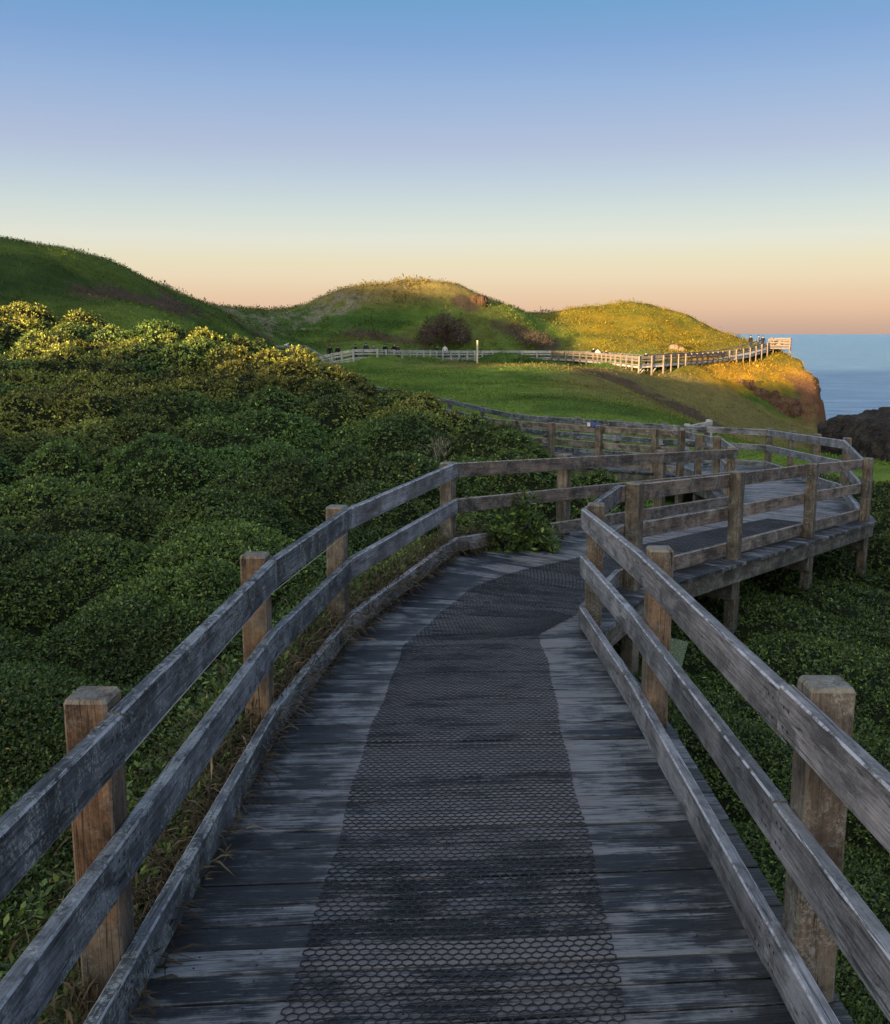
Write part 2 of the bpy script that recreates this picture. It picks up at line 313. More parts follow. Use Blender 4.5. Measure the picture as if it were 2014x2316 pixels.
def land(x, y):
    z = tps(x, y); r = np.hypot(x, y)
    bush = inside(x, y, BUSH); dB = pdist(x, y, BUSH + [BUSH[0]])
    fB = np.where(bush, sstep(dB, 0.0, 1.3), 0.0)
    wob = (fbm(x / 1.3, y / 1.3, 3, 3) - .45) * 1.0
    m = mounds(x + wob, y + wob * .7, 1.65, 31) * 1.12 + mounds(x + wob * .5, y, .75, 47) * .40
    z = z + fB * (m - 1.32) * (.45 + .55 * sstep(r, 7, 14))
    low = np.where(inside(x, y, LOW), 1.0, 0.0)
    z = z + low * (mounds(x + wob, y, 1.3, 61) * .36 - .22)
    far = sstep(r, 36, 55) * (1 - fB)
    rough = far * ((fbm(x / 7, y / 7, 4, 1) - .47) * 1.5 + (fbm(x / 1.6, y / 1.6, 3, 5) - .44) * .45)
    smooth = np.where((y < 100) & (y > 40), .45, 1.0)
    z = z + rough * smooth
    # eroded hollow on the mound, dark gullies on the hills
    for (hx, hy, rx, ry, dep) in GULLY:
        z = z - dep * np.exp(-((x - hx) / rx) ** 2 - ((y - hy) / ry) ** 2)
    # the land ends at the sea
    d = pdist(x, y, LAND_EDGE[:-2]); ins = inside(x, y, LAND_EDGE); jag = (fbm(x / 2.2, y / 2.2, 4, 2) - .47) * 2.2 + (fbm(x / .7, y / .7, 2, 6) - .4) * .5
    sd_ = np.where(ins, d, -d) + jag * sstep(y, 60, 85)
    k = sstep(sd_, -2.3, .35)
    z = z * k + (1 - k) * (-17.0)
    return z
GULLY = [(15.2,86,2.6,2.2,1.3),(13.3,87.5,2.0,1.6,.8),(-24,78,3.2,9,1.2),(-6.5,121,6,2.5,.6)]

# ------------------------------------------------------------------ land mesh with its turf, dry grass, soil and rock
th = np.concatenate([np.linspace(-75, -29, 60, endpoint=False), np.linspace(-29, 29, 760), np.linspace(29, 75, 61)[1:]]) * math.pi / 180
rr = np.concatenate([np.linspace(.3, 2, 10, endpoint=False), np.exp(np.linspace(math.log(2.0), math.log(235), 560))])
TH, RR = np.meshgrid(th, rr, indexing='ij'); X = RR * np.sin(TH); Y = RR * np.cos(TH); Z = land(X, Y)

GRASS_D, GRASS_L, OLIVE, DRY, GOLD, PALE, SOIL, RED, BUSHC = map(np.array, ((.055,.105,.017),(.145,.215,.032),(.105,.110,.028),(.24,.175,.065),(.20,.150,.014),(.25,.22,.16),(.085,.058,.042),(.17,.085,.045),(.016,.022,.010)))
def blob(x, y, cx, cy, rx, ry, n): return sstep(1.25 - np.hypot((x - cx) / rx, (y - cy) / ry) + (n - .47) * 1.5, .1, .6)
def turf(x, y, z):
    n1 = fbm(x / 9, y / 9, 4, 0); n2 = fbm(x / 2.2, y / 2.2, 4, 4); n3 = fbm(x / 25, y / 25, 3, 2)
    L = lambda a, b, f: a + (b - a) * f[..., None]
    c = L(np.broadcast_to(GRASS_D, x.shape + (3,)), np.broadcast_to(GRASS_L, x.shape + (3,)), sstep(n1 * .6 + n2 * .4, .3, .62))
    hill = sstep(y, 104, 116)
    c = L(c, OLIVE, hill * sstep(n1, .35, .6) * .8)
    crown = hill * sstep(z, 2.5, 5.5) * (x < 12)
    c = L(c, DRY, crown * .75)
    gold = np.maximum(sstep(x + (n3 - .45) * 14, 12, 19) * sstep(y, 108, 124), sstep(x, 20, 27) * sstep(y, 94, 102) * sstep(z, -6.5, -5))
    c = L(c, L(np.broadcast_to(GOLD, c.shape), np.array((.42, .235, .022)), sstep(118 - y, 0, 8)), gold * (.6 + .4 * sstep(n2, .3, .55)))  # front slope painted brighter orange in place of the weak grazing sun
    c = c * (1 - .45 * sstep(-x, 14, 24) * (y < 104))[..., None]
    c = L(c, DRY, .8 * blob(x, y, 7, 96, 9, 14, n2) + .0)
    c = L(c, DRY, .65 * sstep(x - (y - 60) * .12, 4, 9) * sstep(y, 40, 60) * (y < 100))
    for (cx, cy, rx, ry) in ((-24,128,7,12),(-32,112,5,10),(-16,136,6,5),(-40,140,5,5)): c = L(c, PALE, .75 * blob(x, y, cx, cy, rx, ry, n2) * sstep(fbm(x / 1.1, y / 1.1, 3, 6), .36, .52))
    for (cx, cy, rx, ry) in ((-23.8,73,2.2,4.5),(-22.6,80,2.6,6),(-22.2,87,2.0,6),(14.3,87,4.2,3.4),(-6.5,122,6,2.5),(18,80,3,8),(11,131,4.5,3),(-22,110,4,5),(3,136,2,2)): c = L(c, SOIL, .9 * blob(x, y, cx, cy, rx, ry, n2))
    d = pdist(x, y, LAND_EDGE[:-2]); c = L(c, RED, sstep(3.2 - d + (n2 - .45) * 7, 0, 1.5) * sstep(y, 97, 102) * sstep(-z, 3.2, 5.5))
    c = L(c, np.array((.05, .04, .034)), sstep(-z, 9.5, 11.5))
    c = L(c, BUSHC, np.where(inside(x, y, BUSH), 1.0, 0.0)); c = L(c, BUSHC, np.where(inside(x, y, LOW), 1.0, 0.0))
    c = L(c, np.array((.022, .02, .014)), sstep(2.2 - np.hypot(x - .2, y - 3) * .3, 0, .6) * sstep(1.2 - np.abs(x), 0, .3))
    return c
nT, nR = TH.shape
idx = np.arange(nT * nR).reshape(nT, nR)
Fq = np.stack([idx[:-1, :-1], idx[:-1, 1:], idx[1:, 1:], idx[1:, :-1]], -1).reshape(-1, 4)[:, ::-1]
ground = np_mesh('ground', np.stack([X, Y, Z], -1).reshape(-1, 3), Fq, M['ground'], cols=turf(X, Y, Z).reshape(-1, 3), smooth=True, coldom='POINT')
tag(ground, kind='structure')

# unseen ridge added behind the walker; crest shaped to block the low sun
a_ = R(SUN_AZ); tE = math.tan(R(SUN_EL))
SHADE_CREST = [(-170,16),(-120,15.2),(-95,14.5),(-84,13.7),(-78,13.0),(-74,11.0),(-71.5,9.2),(-66,7.0),(-58,5.4),(-50,3.8),(-45,2.4),(-41,1.2),(-38,-.6),(-35,-1.7),(-31,-1.3),(-29,.1),(-26,.7),(-23,.9),(-20,.75),(-17,.7),(-14,1.0),(-10,1.6),(-6,2.6),(0,3.2),(20,4),(60,5),(110,5)]
ts = np.linspace(-170, 110, 700); hs = np.interp(ts, [p[0] for p in SHADE_CREST], [p[1] for p in SHADE_CREST]) + (fbm(ts / 1.6, ts * 0, 4, 3) - .45) * 1.3
S0 = -62.0; V = []
for t, h in zip(ts, hs):
    for ds, k in ((-40, 0), (-22, .45), (-9, .86), (-3, .97), (0, 1.0), (3, .97), (8, .83), (17, .5), (28, .1), (34, 0)):
        s_ = S0 + ds; V.append((s_ * math.sin(a_) + t * math.cos(a_), s_ * math.cos(a_) - t * math.sin(a_), -5 + (h - tE * S0 + 5) * k))
idx = np.arange(len(V)).reshape(700, 10); Fq = np.stack([idx[:-1, :-1], idx[1:, :-1], idx[1:, 1:], idx[:-1, 1:]], -1).reshape(-1, 4)
hills = np_mesh('hills', np.array(V), Fq, M['ground'], cols=np.tile(np.array([[.035, .06, .015]]), (len(V), 1)), smooth=True, coldom='POINT'); tag(hills, kind='structure')

# broken rock columns of the headland: a band below the turf and the outer edge down to the water
BAND = [at(1668, 862, 103.8), at(1700, 872, 103.2), at(1730, 884, 102.8), at(1760, 895, 102.6), at(1790, 902, 103.2), at(1815, 900, 103.8), at(1832, 872, 106), at(1843, 845, 109), at(1848, 840, 113), at(1850, 842, 117)]
g = np.random.default_rng(15); V, Fc = [], []
for q in range(330):
    t = g.uniform(0, len(BAND) - 1.001); i = int(t); p = np.array(lerp3(BAND[i], BAND[i + 1], t - i)); low_ = t > 4.5; dz_ = -.9 if t > 4.2 else -.25
    dn = g.random() ** 1.1 * (3.4 if not low_ else 9.0) * (.35 + .65 * min(1, t / 2.5)); p = p + [g.normal(0, .35) + (-1.15 if low_ else 0), -dn * .62 * (0.25 if low_ else 1) + g.normal(0, .3), -dn + g.normal(0, .2) + dz_]
    hgt, wid = g.uniform(.9, 2.4), g.uniform(.35, .95); n_ = 6; a0 = g.uniform(0, 6.28); k0 = len(V); tl = g.normal(0, .12, 2)
    for lv, (zz, sc2) in enumerate(((-hgt, 1.15), (-.15, 1.0), (g.uniform(.05, .3), .62))):
        for k in range(n_):
            a = a0 + k * 6.283 / n_; rr2 = wid * sc2 * g.uniform(.72, 1.2); V.append((p[0] + rr2 * math.cos(a) + tl[0] * zz, p[1] + rr2 * math.sin(a) + tl[1] * zz, p[2] + zz + (g.uniform(-.2, .2) if lv == 2 else 0)))
    for lv in (0, 1):
        for k in range(n_): Fc.append([k0 + lv * n_ + k, k0 + lv * n_ + (k + 1) % n_, k0 + lv * n_ + n_ + (k + 1) % n_, k0 + lv * n_ + n_ + k])
    Fc.append([k0 + 2 * n_ + k for k in range(n_)])
me = bpy.data.meshes.new('cliff'); me.from_pydata(V, [], Fc); me.materials.append(M['cliff']); cl = bpy.data.objects.new('cliff', me); COL.objects.link(cl); tag(cl, kind='structure')

# sea
def seamat():
    k = NT('sea_water'); p = k.n('ShaderNodeTexCoord').outputs['Object']
    h = k.math('ADD', k.noise(k.scale(p, (.05, .16, 1)), 1.0, 6, .65, .3), k.math('MULTIPLY', k.noise(k.scale(p, (.6, 1.4, 1)), 1.0, 3, .6), .25))
    k.bump(h, 1.0, 5.0); c = k.mix(k.step(h, .45, .8), (.08, .24, .43), (.24, .43, .60))
    return k.done(c, .32, .5)
M['sea'] = seamat()
rs = np.exp(np.linspace(math.log(20), math.log(45000), 60)); ta = np.linspace(-100, 100, 60) * math.pi / 180
TT, RS = np.meshgrid(ta, rs, indexing='ij'); V = np.stack([RS * np.sin(TT), RS * np.cos(TT), np.full(TT.shape, -14.0)], -1).reshape(-1, 3)
idx = np.arange(3600).reshape(60, 60); Fq = np.stack([idx[:-1, :-1], idx[:-1, 1:], idx[1:, 1:], idx[1:, :-1]], -1).reshape(-1, 4)[:, ::-1]
tag(np_mesh('sea', V, Fq, M['sea']), kind='structure')


# ------------------------------------------------------------------ timber walkways
RAILH, RAILT, POSTW, C = .145, .045, .125, .006
RAIL_P, RAIL_W = rect_prof(RAILT, RAILH, C)
def v2(p): return Vector((p[0], p[1], 0))
def lefts(pts):
    """unit left normals of each stretch, mitred lateral vectors at each point"""
    n = []
    for a, b in zip(pts[:-1], pts[1:]):
        d = (v2(b) - v2(a)).normalized(); n.append(Vector((-d.y, d.x, 0)))
    m = [n[0]]
    for a, b in zip(n[:-1], n[1:]):
        s = (a + b).normalized(); m.append(s / max(.5, s.dot(a)))
    return n, m + [n[-1]]
def lerp(a, b, t): return tuple(x + (y - x) * t for x, y in zip(a, b))
def gz(x, y): return float(land(np.array([x]), np.array([y]))[0])

def fence(name, label, pts, side, mats, posts, drops=(0, .357, .75), parent_loc=None, skip=(), lift=.03, group=None, hs=(RAILH,) * 3, postw=POSTW, warm=None, postz=None, nails=True):
    """pts: inner top edge of the top rail. side +1: posts stand to the left of the way. mats[i]: (rail material, post material) of stretch i"""
    root = empty(name, (pts[0][0], pts[0][1], pts[0][2] - .9), label, 'fence', group)
    n, m = lefts(pts); nm = ('top_rail', 'middle_rail', 'kick_board')
    for i in range(len(pts) - 1):
        a, b = Vector(pts[i]), Vector(pts[i + 1]); d = (b - a); L = d.length; d /= L
        for r, dz in enumerate(drops):
            if (i, r) in skip: continue
            mb = MB(); j = [random.uniform(-.006, .006) for _ in range(4)]
            P, W = rect_prof(RAILT, hs[r], C, side * RAILT / 2, -hs[r] / 2)
            e0 = a + d * .0015 + Vector((0, 0, -dz + j[0])); e1 = b - d * .0015 + Vector((0, 0, -dz + j[1]))
            mb.prism(e0, e1, m[i], m[i + 1], P, tint=random.uniform(.2, .8), warm=warm[i] if warm else 0, wearv=W)
            if nails and L > 1 and Vector(pts[i]).y < 14:                    # nail heads near either end of the board
                for t0 in (.05, .09, L - .05, L - .09):
                    for q in (.3, .72):
                        c = a + d * t0 - n[i] * side * .0012 + Vector((0, 0, -dz + j[0] - hs[r] * q)); s_ = .006
                        mb.add([c + d * (s_ * math.cos(k * 1.047)) + Vector((0, 0, s_ * math.sin(k * 1.047))) for k in range(6)], [[0, 1, 2, 3, 4, 5]], mat=1)
            mb.build(nm[r] if len(drops) == 3 else ('top_rail', 'lower_rail')[r], [mats[i][0], M['nail']], root)
    for q, (i, t, wm, base) in enumerate(posts):
        a = Vector(lerp(pts[i], pts[i + 1], t)); d = (v2(pts[i + 1]) - v2(pts[i])).normalized(); nn = n[i] * side
        if t == 0 and i > 0:
            nn = (n[i - 1] + n[i]).normalized() * side; d = Vector((nn.y, -nn.x, 0))
        c = a + nn * (RAILT + postw / 2 + .001); top = a.z + (.004 if (side > 0 and i in (4, 5) and t == 0 and nails) else lift) + random.uniform(-.008, .008); bot = base if base is not None else gz(c.x, c.y) - .3
        mb = MB(); pr, wv = rect_prof(postw, postw, .008)
        ax, ay = nn, Vector((-nn.y, nn.x, 0)); r0 = [random.uniform(0, 40) for _ in range(3)]; vs, gs = [], []
        for z_, k in ((bot, 1.0), (top - .012, 1.0), (top, .90)):
            for (x, y) in pr:
                p = c + ax * x * k + ay * y * k; vs.append((p.x, p.y, z_)); gs.append((z_ + r0[0], x + r0[1], y + r0[2]))
        fs = [[l * 8 + k, l * 8 + (k + 1) % 8, l * 8 + 8 + (k + 1) % 8, l * 8 + 8 + k] for l in (0, 1) for k in range(8)] + [list(range(16, 24))]
        mb.add(vs, fs, gs, [w_ * .5 for w_ in wv] + [.7] * 8 + [.5], random.uniform(.3, .7), wm)
        mb.build('post', [mats[min(i, len(mats) - 1)][1]], root)
    return root, pts, n, m

rp, rl, rw = (M['rail'], M['post']), (M['rail_pale'], M['post']), (M['rail_warm'], M['post'])
L1, L2, L3, L4, L5 = at(277, 1613, 2.7), at(626, 1265, 4.95), at(796, 1149, 6.9), at(1036, 1047, 9.95), at(1671, 1015, 16.1)
L0 = (L1[0] - .085, -.4, L1[2] + .105); LB = (L1[0] - .15, -2.4, L1[2] + .17)
INN = [at(1637, 991, 18.2), at(1595, 984, 19.8), at(1553, 975, 21.0), at(1490, 971, 21.7), at(1363, 964, 22.6), at(1257, 957, 23.8), at(1174, 953, 25.2), at(1119, 947, 26.8), at(1040, 931, 30), at(950, 912, 34.5), at(880, 899, 39)]
left_pts = [LB, L0, L1, L2, L3, L4, L5] + INN
lposts = [(1, 0, .9, None), (2, .03, 1.2, None), (3, 0, 1.5, None), (4, 0, .5, None), (5, 0, .35, None), (5, .30, .55, None), (5, .65, .6, None), (6, 0, 1.2, None)] + [(i, 0, .6, None) for i in range(7, 16)]
lf = fence('timber_fence', 'long weathered fence left of the near walkway, against the bushes', left_pts, +1,
           [rp] * 4 + [rl] + [rw] + [rl] * 2 + [rp] + [rw] * 2 + [rw] * 3 + [rp] * 6, lposts, skip={(5, 2)}, warm=[0] * 4 + [0.0] + [.35] + [.1] * 20)
# the kick board of the stretch behind the shrub is broken off: a stub at its near end, the rest beyond the shrub
for t0, t1 in ((0.0, .075), (.215, 1.0)):
    n, m = lf[2], lf[3]; a, b = Vector(L4), Vector(L5); mb = MB(); P, W = rect_prof(RAILT, RAILH, C, RAILT / 2, -RAILH / 2)
    mb.prism(a.lerp(b, t0) - Vector((0, 0, .75)), a.lerp(b, t1) - Vector((0, 0, .75)), m[5] if t0 == 0 else n[5], n[5], P, wearv=W)
    mb.build('kick_board', [M['rail_pale'] if t0 == 0 else M['rail_warm']], lf[0])
R1, R2, RC = at(1764, 1553, 2.83), at(1438.6, 1246.5, 5.3), at(1315, 1149, 7.4)
R0 = (R1[0] - .03, .3, R1[2] + .12); RB = (R1[0] - .06, -2.2, R1[2] + .22)
P1, P2, P3, P4 = at(1397, 1097, 8.75), at(1645, 1071, 10.75), at(1818, 1051, 12.8), at(1950, 1038, 15.0)
QA, QB = at(1907, 995, 17.0), at(1735, 972, 24.0)
OUT = [at(1600, 965, 24.3), at(1501, 960, 24.8), at(1395, 952, 25.1), at(1300, 946, 25.7), at(1230, 942, 26.6), at(1164, 936, 28), at(1085, 920, 31), at(1011, 903, 34.5), at(950, 892, 37.5), at(895, 882, 41), at(820, 868, 47)]
right_pts = [RB, R0, R1, R2, RC, P1, P2, P3, P4, QA, QB] + OUT
rposts = [(1, 0, .2, None), (1, .972, .15, None), (2, .96, .9, None), (4, .0, .6, None), (5, 0.05, .35, None), (6, 0.01, .2, None), (7, 0.01, .3, None), (7, .985, .4, None),
          (9, 0.02, .3, None), (9, .33, .5, None), (9, .66, .55, None), (10, 0, .4, None)] + [(i, 0, .3, None) for i in range(11, 21)]
rf = fence('timber_fence', 'long fence right of the near walkway, with a sharp corner and tall posts', right_pts, -1,
           [rl] * 4 + [rp] + [rw] * 3 + [rl] * 3 + [rp] * 11, rposts, warm=[.12] * 4 + [.1] + [.15] * 3 + [0] * 14)

# tension wires under the top rails of both near fences
for root, pts, side, rng in ((lf[0], left_pts, 1, (0, 1, 2, 3)), (rf[0], right_pts, -1, (2, 3, 4))):
    mb = MB()
    for i in rng:
        nn = lf[2][i] if side > 0 else rf[2][i]; o = nn * side * .03 + Vector((0, 0, -.175)); r_ = .0024
        mb.prism(Vector(pts[i]) + o, Vector(pts[i + 1]) + o, nn, nn, [(r_ * math.cos(k * 1.047), r_ * math.sin(k * 1.047)) for k in range(6)])
    mb.build('wire', M['wire'], root)

def wdt_(p): return (p[3] - p[0]).length
# deck: planks across the way between stations (left edge, right edge)
DROP = .925
def off(p, nn, d, dz): return Vector((p[0], p[1], p[2] - dz)) + nn * d
nl, ml, nr_, mr = lf[2], lf[3], rf[2], rf[3]
def onl(i, t=0): return off(lerp(left_pts[i], left_pts[i + 1], t) if t else left_pts[i], ml[i] if t == 0 else nl[i], .19, DROP)
def onr(i, t=0): return off(lerp(right_pts[i], right_pts[i + 1], t) if t else right_pts[i], -mr[i] if t == 0 else -nr_[i], .27 if i >= 5 and i < 9 else .19, DROP)
ST = [(onl(0), onr(0)), (onl(1), onr(1)), (onl(2), onr(2)), (onl(3), onr(3, -.1)), (onl(4), onr(4, -.03)), (onl(5), onr(5, .1)), (onl(6), onr(8, 0)), (onl(7), onr(9)), (onl(9), onr(10)),
      (onl(10), onr(12)), (onl(11), onr(13)), (onl(12), onr(14)), (onl(13), onr(15)), (onl(14), onr(16)), (onl(15), onr(17)), (onl(16), onr(19)), (onl(17), onr(20))]
walk = empty('boardwalk', (0, 0, -1.95), 'near boardwalk of dark damp planks with wire netting down its middle', 'boardwalk')
mb = MB()
for k, ((a0, b0), (a1, b1)) in enumerate(zip(ST[:-1], ST[1:])):
    L = ((a1 - a0).length + (b1 - b0).length) / 2; N = max(1, round(L / .142)); g = .009 / max(L, .1)
    for i in range(N):
        t0, t1 = i / N + g / 2, (i + 1) / N - g / 2; j = Vector((0, 0, random.uniform(-.003, .003))); e0 = random.uniform(-.012, .012)
        p = [a0.lerp(a1, t0), b0.lerp(b1, t0), b0.lerp(b1, t1), a0.lerp(a1, t1)]; d = (p[1] - p[0]).normalized(); f = (p[3] - p[0]).normalized(); c = .004
        for q in (0, 3): p[q] = p[q] + d * e0
        p = [x + j for x in p]; dn = Vector((0, 0, -.035)); up = Vector((0, 0, -c))
        V = [x + up for x in p] + [p[0] + f * c, p[1] + f * c, p[2] - f * c, p[3] - f * c] + [x + dn for x in p]
        r0 = (10.0 * random.randint(1, 9) + random.uniform(-.05, .05), random.uniform(0, 60), random.uniform(0, 60)); wdt = (p[3] - p[0]).length; Lp = (p[1] - p[0]).length
        uvp = [(0, 0, -c), (Lp, 0, -c), (Lp, wdt, -c), (0, wdt, -c), (0, c, 0), (Lp, c, 0), (Lp, wdt - c, 0), (0, wdt - c, 0), (0, 0, -.035), (Lp, 0, -.035), (Lp, wdt, -.035), (0, wdt, -.035)]
        Fp = [[4, 5, 6, 7], [0, 1, 5, 4], [2, 3, 7, 6], [0, 4, 7, 3], [1, 2, 6, 5], [8, 9, 1, 0], [9, 10, 2, 1], [10, 11, 3, 2], [11, 8, 0, 3]]
        if p[0].y < 9:                                             # nail heads over the joists
            for s_ in (.30, .5, .98, 1.06, Lp - .34):
                for q_ in (.27, .73):
                    o_ = p[0] + d * (s_ + random.uniform(-.01, .01)) + f * wdt_(p) * (q_ + random.uniform(-.05, .05)) + (p[1] - p[0] - d * (p[1] - p[0]).length) + Vector((0, 0, .0012))
                    mb.add([o_ + Vector((.0042 * math.cos(k_ * 1.047), .0042 * math.sin(k_ * 1.047), 0)) for k_ in range(6)], [[0, 1, 2, 3, 4, 5]], mat=1)
        mb.add(V, Fp, [tuple(u + r for u, r in zip(q, r0)) for q in uvp], [.0, .08, .08, .2, .2, 0, 0, 0, 0], random.uniform(.12, .88), 0)
mb.build('deck', [M['deck'], M['nail']], walk)
for sidx, nm in ((0, 'left'), (1, 'right')):                                        # edge joists under the plank ends
    for s0, s1 in zip(ST[:-1], ST[1:]):
        a, b = s0[sidx], s1[sidx]; o = s0[1 - sidx]; inn = (o - a).normalized(); nn = Vector((-(b - a).y, (b - a).x, 0)).normalized(); dz = Vector((0, 0, -.036 - .095))
        if (b - a).length < .3: continue
        jb = MB(); P, W = rect_prof(.045, .19, .004); jb.prism(a + dz + inn * .07, b + dz + inn * .07, nn, nn, P, wearv=W); jb.build('joist', M['post'], walk)
for i, t in ((5, .05), (6, .01), (7, .01), (7, .985), (9, .33), (9, .66)):                  # bearers below the joists at the tall posts
    a = Vector(lerp(right_pts[i], right_pts[i + 1], t)); inn = nr_[i]; bb = MB(); P, W = rect_prof(.07, .19, .004); d = Vector((inn.y, -inn.x, 0)) * .10
    for s_ in (1,):
        bb.prism(a - inn * .16 + Vector((0, 0, -DROP - .325)) - d * s_, a + inn * 2.0 + Vector((0, 0, -DROP - .325)) - d * s_, d.normalized(), d.normalized(), P, wearv=W, tint=.5)
    bb.build('bearer', M['post'], walk)

# hexagonal wire netting stapled along the middle of the planks
def netting(name, quads, pitch=.036, wid=.0038):
    """quads: list of (left, right) station pairs in plan; mapped strip by strip; z taken from the deck"""
    vs, fs = [], []
    def deckz(x, y):
        p = v2((x, y)); f = lambda a, b: (b.x - a.x) * (p.y - a.y) - (b.y - a.y) * (p.x - a.x)
        for (a0, b0), (a1, b1) in zip(ST[:-1], ST[1:]):
            if f(a0, b0) >= -1e-9 and f(a1, b1) <= 1e-9:
                lo, hi = 0.0, 1.0
                for _ in range(14):
                    t = (lo + hi) / 2
                    if f(a0.lerp(a1, t), b0.lerp(b1, t)) > 0: lo = t
                    else: hi = t
                l, r = a0.lerp(a1, t), b0.lerp(b1, t); e = v2(r) - v2(l); return l.lerp(r, (p - v2(l)).dot(e) / e.length_squared).z
        return (a0.z + b0.z) / 2
    for (l0, r0), (l1, r1) in zip(quads[:-1], quads[1:]):
        l0, r0, l1, r1 = [Vector((p[0], p[1], 0)) for p in (l0, r0, l1, r1)]
        W = ((r0 - l0).length + (r1 - l1).length) / 2; L = ((l1 - l0).length + (r1 - r0).length) / 2
        nu = max(2, round(W / pitch)); ph = pitch * .5; nv = max(2, round(L / (1.7 * ph) / 2) * 2)
        def P(i, j):                               # zig-zag rows of a hexagon grid, j-th row, i-th half step
            u = i / (2 * nu); v = (j * 3 + ((i + j) % 2) * 1.0) / (nv * 3 + 1)
            q = l0.lerp(l1, v).lerp(r0.lerp(r1, v), u); q.x += .010 * math.sin(q.y * 2.3) + .006 * math.sin(q.y * 7.1) + random.uniform(-.002, .002); q.y += .008 * math.sin(q.x * 5 + q.y * 1.3); q.z = deckz(q.x, q.y) + .0065 + random.uniform(-.001, .0015); return q
        pts = [[P(i, j) for i in range(2 * nu + 1)] for j in range(nv + 1)]
        def seg(p, q):
            d = q - p; n_ = Vector((-d.y, d.x, 0)); ln = n_.length
            if ln < 1e-6: return
            n_ *= wid / 2 / ln; k = len(vs); h = Vector((0, 0, .003))
            vs.extend([p - n_ - h, p + n_ - h, p + n_, p - n_, q - n_ - h, q + n_ - h, q + n_, q - n_]); fs.extend([[k + 3, k + 2, k + 6, k + 7], [k, k + 3, k + 7, k + 4], [k + 2, k + 1, k + 5, k + 6]])
        for j in range(nv + 1):
            for i in range(2 * nu):
                seg(pts[j][i], pts[j][i + 1])
            if j < nv:
                for i in range(2 * nu + 1):
                    if (i + j) % 2 == 1: seg(pts[j][i], pts[j + 1][i])
    return np_mesh(name, np.array([tuple(v - walk.location) for v in vs]), np.array(fs), M['mesh'], parent=walk)
def s1(Y): c = .02 + .040 * (Y - 2.6); return ((c - .5, Y), (c + .5, Y + .02))
netting('wire_netting', [s1(-1), s1(2.5), s1(4.8), ((-.296, 6.66), (.687, 7.15))])
netting('wire_netting', [((-.290, 6.69), (.690, 7.18)), ((.20, 8.5), (1.02, 7.72)), ((.52, 9.08), (1.36, 8.52)), ((1.45, 10.3), (2.30, 9.75))])
netting('wire_netting', [((1.47, 10.32), (2.32, 9.77)), ((4.7, 14.6), (5.55, 14.05))], pitch=.042)

# small blue and white plate on the far fence, fence end beyond it
p = Vector(at(1338, 960, 22.75)); sg = empty('plate', p, 'small blue and white plate fixed to the far fence rail', 'plate')
d = (Vector(INN[3]) - Vector(INN[4])).normalized(); mb = MB(); P, W = rect_prof(.02, .09, .002); nn = Vector((-d.y, d.x, 0))
mb.prism(-d * .02, d * .24, nn, nn, P); o = mb.build('blue_panel', flat('blue_paint', (.05, .09, .30)), None); o.parent = sg
mb = MB(); mb.prism(-d * .10, -d * .022, nn, nn, P); o = mb.build('white_panel', flat('white_paint', (.7, .7, .72)), None); o.parent = sg
E = [at(1540, 966, 28.5), at(1613, 951, 29.5)]
fence('timber_fence', 'short pale fence end sticking up beyond the far landing', E, 1, [(M['far'], M['far'])], [(0, .97, 0, None), (0, .3, 0, None)], drops=(0, .36), hs=(.14, .14), nails=False)

# ------------------------------------------------------------------ distant boardwalk along the foot of the hills
DP = [(700,814,97),(718,807,98.5),(752,799,98.5),(800,790,97),(852,790,98),(925,792,104),(1000,793,111.5),(1090,793,118),(1180,793,122),(1250,793.5,122),(1300,795,117),(1345,797.5,111.5),(1395,801,103.5),(1447,806,97),(1500,803,99),(1550,800,102.5),(1600,797.5,108),(1634,795,112),(1665,791,114),(1696,786.5,117),(1735,775.5,121),(1761,767.5,124)]
far = [at(*q) for q in DP]; nF, mF = lefts(far)
def densify(pts, step):
    o = []; ix = []
    for a, b in zip(pts[:-1], pts[1:]):
        k = max(1, round((Vector(b) - Vector(a)).length / step))
        for i in range(k): o.append(lerp(a, b, i / k))
    return o + [pts[-1]]
fd = densify(far, 1.75)
dw = empty('boardwalk', far[8][:2] + (far[8][2] - .95,), 'distant pale boardwalk crossing below the hills to the clifftop', 'boardwalk')
mb = MB(); P, W = rect_prof(2.0, .16, .01, 1.0, -1.02)
for i in range(len(far) - 1): mb.prism(far[i], far[i + 1], mF[i], mF[i + 1], P, tint=.4)
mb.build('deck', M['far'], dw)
mb = MB()
for i in range(12, 19):                                                 # diagonal braces below the deck on the right
    a, b = Vector(far[i]), Vector(far[i + 1])
    for t in (.1, .6):
        q, q2 = a.lerp(b, t), a.lerp(b, t + .35); mb.prism(q + nF[i] * .5 - Vector((0, 0, 2.0)), q2 + nF[i] * .5 - Vector((0, 0, 1.05)), nF[i], nF[i], rect_prof(.08, .1, .004)[0])
mb.build('brace', M['far'], dw)
fence('timber_fence', 'distant pale fence on the near side of the far boardwalk', fd, -1, [(M['far'], M['far']) if p[0] < 11.5 else (M['far_sunlit'], M['far_sunlit']) for p in fd], [(i, 0, 0, None) for i in range(0, len(fd) - 1)], nails=False, hs=(.26, .14, .12), lift=.02, postw=.15)  # sunlit stretch gets the darker copy of the timber
bk = [Vector(p) + m_ * 2.0 for p, m_ in zip(far, mF)]; bd = densify([tuple(p) for p in bk], 2.6)
fence('timber_fence', 'distant fence on the hill side of the far boardwalk, half hidden by the nearer one', bd, +1, [(M['rail'], M['rail'])] * len(bd), [(i, 0, 0, None) for i in range(0, len(bd) - 1)], drops=(0, .5), hs=(.12, .12), nails=False, lift=.0)
